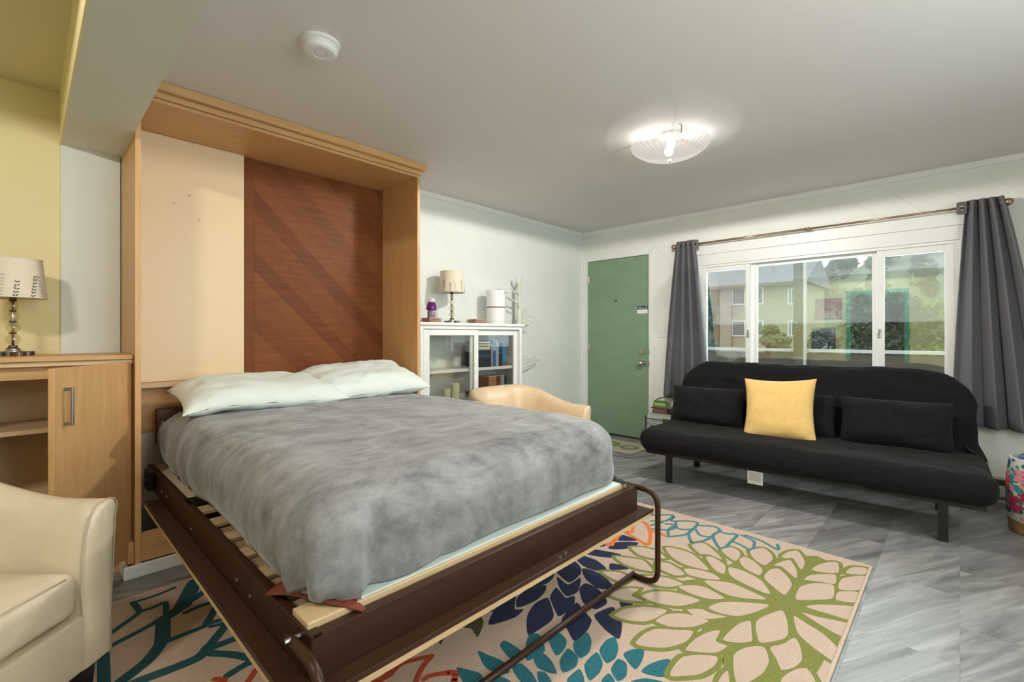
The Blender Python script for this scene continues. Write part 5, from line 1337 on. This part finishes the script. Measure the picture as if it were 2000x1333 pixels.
b = B(); b.box(6.05, 6.25, -3.4, 5.4, 2.5, 2.7); tag(b.build('porch_beam', mat('porch_beam', (.35, .34, .31), .7)), 'beam of the porch roof above the window view', kind='structure')
# apartment building across the lawn
XA = 45.0
def at(u, v, X=XA):
    t = (u - 1000) / FPX; s_ = X / (FW[0] + RT[0] * t); return ((FW[1] + RT[1] * t) * s_, CAMH + (HOR - v) / FPX * s_)
ab = thing('apartment_building', 'two-storey building with buff siding, brick pier and grey roof outside', 'building', (XA, 10, -2.5))
ey = at(1440, 560)[1]; YB0, YB1 = at(1566, 600)[0], at(1345, 600)[0]
SID = bpy.data.materials.new('buff_siding'); SID.use_nodes = True
nt = SID.node_tree; bsd = nt.nodes['Principled BSDF']; bsd.inputs['Roughness'].default_value = .8
tc = nt.nodes.new('ShaderNodeTexCoord'); wv = nt.nodes.new('ShaderNodeTexWave'); wv.wave_type = 'BANDS'; wv.bands_direction = 'Z'; wv.wave_profile = 'SAW'; wv.inputs['Scale'].default_value = 1.15
rp = nt.nodes.new('ShaderNodeValToRGB'); rp.color_ramp.elements[0].color = (.34, .32, .22, 1); rp.color_ramp.elements[1].color = (.43, .41, .295, 1); rp.color_ramp.elements[1].position = .25
nt.links.new(tc.outputs['Object'], wv.inputs['Vector']); nt.links.new(wv.outputs['Fac'], rp.inputs[0]); nt.links.new(rp.outputs[0], bsd.inputs['Base Color'])
BRK = bpy.data.materials.new('brick_pier'); BRK.use_nodes = True
nt = BRK.node_tree; bsd = nt.nodes['Principled BSDF']; bsd.inputs['Roughness'].default_value = .85
tc = nt.nodes.new('ShaderNodeTexCoord'); mp = nt.nodes.new('ShaderNodeMapping'); mp.inputs['Rotation'].default_value = (math.radians(90), 0, math.radians(90)); bt = nt.nodes.new('ShaderNodeTexBrick')
bt.inputs['Color1'].default_value = (.24, .13, .09, 1); bt.inputs['Color2'].default_value = (.32, .20, .15, 1); bt.inputs['Mortar'].default_value = (.40, .36, .31, 1); bt.inputs['Scale'].default_value = 3
nt.links.new(tc.outputs['Object'], mp.inputs[0]); nt.links.new(mp.outputs[0], bt.inputs['Vector']); nt.links.new(bt.outputs[0], bsd.inputs['Base Color'])
bl0, bl1 = at(1408, 600)[0], at(1430, 600)[0]
b = B(); b.box(XA, XA + 9, YB0, bl1, -2.5, ey); b.build('wall', SID, ab)
b = B(); b.box(XA - .25, XA + .2, bl1, bl0, -2.5, ey); b.build('brick_pier', BRK, ab)
b = B(); b.box(XA + 1.6, XA + 9, bl0, YB1, -2.5, ey); b.build('recessed_wall', mat('recess_brown', (.22, .17, .11), .8), ab)
b = B(); b.prism([(XA - .9, YB0 - .5, ey), (XA + 9.9, YB0 - .5, ey), (XA + 4.5, YB0 - .5, ey + 2.5)], (0, YB1 - YB0 + 1, 0)); b.build('roof', mat('roof_grey', (.22, .235, .235), .85, var=.12, scale=3), ab)
b = B(); b.box(XA - .95, XA - .85, YB0 - .5, YB1 + .5, ey - .22, ey + .05); b.build('gutter', mat('gutter_brown', (.20, .16, .11), .7), ab)
yv = at(1498, 526)[0]
b = B(); b.cyl((XA + 2, yv, ey + .8), (XA + 2, yv, ey + 2.0), .07, 8); b.build('vent_pipe', M_PULL, ab)
for (u0, u1) in ((1432, 1489), (1542, 1561)):
    for (v0, v1) in ((567, 592), (629, 655)):
        y0, z1 = at(u0, v0); y1, z0 = at(u1, v1)
        f = B(); w_ = .12
        for (a, c, e, g) in ((y1, y0, z0 - w_, z0), (y1, y0, z1, z1 + w_), (y1 - w_, y1, z0 - w_, z1 + w_), (y0, y0 + w_, z0 - w_, z1 + w_), ((y0 + y1) / 2 - .05 + .2, (y0 + y1) / 2 + .05 + .2, z0, z1)): f.box(XA - .12, XA - .01, a, c, e, g)
        wf = f.build('window', mat('far_white', (.70, .72, .72), .6), ab)
        f = B(); f.box(XA - .05, XA - .03, y1, y0, z0, z1); f.build('pane', mat('far_glass', (.16, .18, .18), .25), wf)
# trees
def foliage_mesh(n, rx, rz, cz, leaf, seed, cone=0.0, clumps=9):
    r = random.Random(seed); V = []; F = []
    cl = []
    for k in range(clumps):
        a = r.uniform(0, 6.28); h = r.uniform(-1, 1); q = math.sqrt(max(0, 1 - h * h)) * r.uniform(.2, .75)
        cl.append((q * math.cos(a), q * math.sin(a), h * .7, r.uniform(.3, .5)))
    for i in range(n):
        cx, cy, ch, cr = r.choice(cl)
        d = Vector((r.gauss(0, 1), r.gauss(0, 1), r.gauss(0, 1))).normalized() * cr * r.uniform(.6, 1)
        h = max(-1, min(1, ch + d.z)); sc_ = 1 - cone * (h + 1) / 2
        p = Vector(((cx + d.x) * rx * sc_, (cy + d.y) * rx * sc_, cz + h * rz))
        e1 = Vector((r.gauss(0, 1), r.gauss(0, 1), r.gauss(0, 1))).normalized(); e2 = e1.orthogonal().normalized(); s_ = leaf * r.uniform(.6, 1.3)
        k = len(V); V += [p - e1 * s_, p + e2 * s_ * .55, p + e1 * s_, p - e2 * s_ * .55]; F.append((k, k + 1, k + 2, k + 3))
    return pydata(V, F)
def tree(name, label, loc, fol, m, h0, h1, tr, group=None):
    t = thing(name, label, 'tree', loc, random.uniform(0, 6), group)
    o = bpy.data.objects.new('foliage', fol); COL.objects.link(o); o.parent = t; o['kind'] = 'stuff'
    if not fol.materials: fol.materials.append(m)
    b = B(); b.tube([(0, 0, 0), (.15 * tr, .1, (h0 + h1) * .4), (.1, -.1, h1)], [tr, tr * .75, tr * .3], 7); b.build('trunk', mat('bark', (.075, .06, .045), .9), t, False, True)
    return t
G1 = mat('leaf_grey_green', (.13, .165, .105), .8, var=.35, scale=1.2); G2 = mat('leaf_olive', (.17, .18, .095), .8, var=.35, scale=2); G3 = mat('leaf_blue_green', (.10, .20, .17), .8, var=.3, scale=3); G4 = mat('leaf_haze_green', (.19, .245, .16), .8, var=.35, scale=.6)  # hillside leaf green is paled, distance haze put into the colour
y_, z_ = at(1522, 665, 22); tree('garden_pine', 'small spreading olive pine before the buff building', (22, y_, -2.5), foliage_mesh(2600, 1.15, .7, z_ + 2.5, .09, 1), G2, 2.0, 3.6, .10)
y_, z_ = at(1612, 668, 22); tree('garden_pine', 'dark pine left of the tall green reflection', (22, y_, -2.5), foliage_mesh(2600, .8, .6, z_ + 2.4, .08, 2), G1, 2.0, 3.4, .09)
y_, z_ = at(1725, 620, 17); tree('garden_pine', 'large leaning pine in the right half of the window', (17, y_, -2.5), foliage_mesh(4200, 1.5, 1.0, z_ + 2.4, .09, 3), G1, 2.0, 4.4, .13)
y_, z_ = at(1388, 640, 15); tree('conifer', 'narrow blue green conifer at the left pane', (15, y_ + .1, -2.5), foliage_mesh(2600, .75, 1.8, z_ + 2.2, .08, 4, .6), G3, 1, 4.0, .08)
y_, z_ = at(1812, 640, 24); tree('garden_shrub', 'light green bushy tree in the right window pane', (24, y_, -2.5), foliage_mesh(3000, 1.9, 1.2, z_ + 2.3, .13, 5), mat('leaf_light', (.22, .30, .09), .8, var=.3, scale=1.5), 1, 3.6, .1)
# wooded hill, its greens paled with haze in the colour
V = []; F = []; nx_, ny_ = 26, 60
for i in range(nx_ + 1):
    for j in range(ny_ + 1):
        x = 70 + 50 * i / nx_; y = -45 + 110 * j / ny_
        h = 20.0 * math.sin(min(1, (x - 70) / 38) * math.pi / 2) * (.62 + .42 / (1 + math.exp((y - 12) / 6))) + .8 * noise.noise(Vector((x * .08, y * .08, 0)))
        V.append((x, y, -2.55 + max(0, h)))
for i in range(nx_):
    for j in range(ny_):
        q = i * (ny_ + 1) + j; F.append((q, q + 1, q + ny_ + 2, q + ny_ + 1))
tag(link('hillside', pydata(V, F), mat('hill_haze_green', (.18, .23, .15), .9, var=.35, scale=.5), None, True), 'wooded green hillside behind the building', kind='structure')
def hill_z(x, y): return -2.55 + 20.0 * math.sin(min(1, (x - 70) / 38) * math.pi / 2) * (.62 + .42 / (1 + math.exp((y - 12) / 6)))
HF = [foliage_mesh(900, 2.6, 3.0, 3.6, .42, 30 + k, .45, 10) for k in range(3)]
rr = random.Random(5)
kk = 0
for x in (75, 81, 87, 93, 99, 105):
    s_ = x / (FW[0] + RT[0] * .75); y = (FW[1] + RT[1] * .98) * s_ - 2.0 + rr.uniform(0, 2)
    while y < (FW[1] + RT[1] * .58) * s_ + 4:
        xx = x + rr.uniform(-.4, .4)
        tr = tree('hill_tree', 'tree on the distant wooded hillside, haze in its leaf colour', (xx, y, hill_z(xx, y) - .3), HF[kk % 3], G4, 1, 4.5, .25, 'trees on the hillside')
        q = rr.uniform(.86, 1.0); tr.scale = (q, q, q * rr.uniform(.6, .95)); kk += 1
        y += rr.uniform(5.3, 6.0)
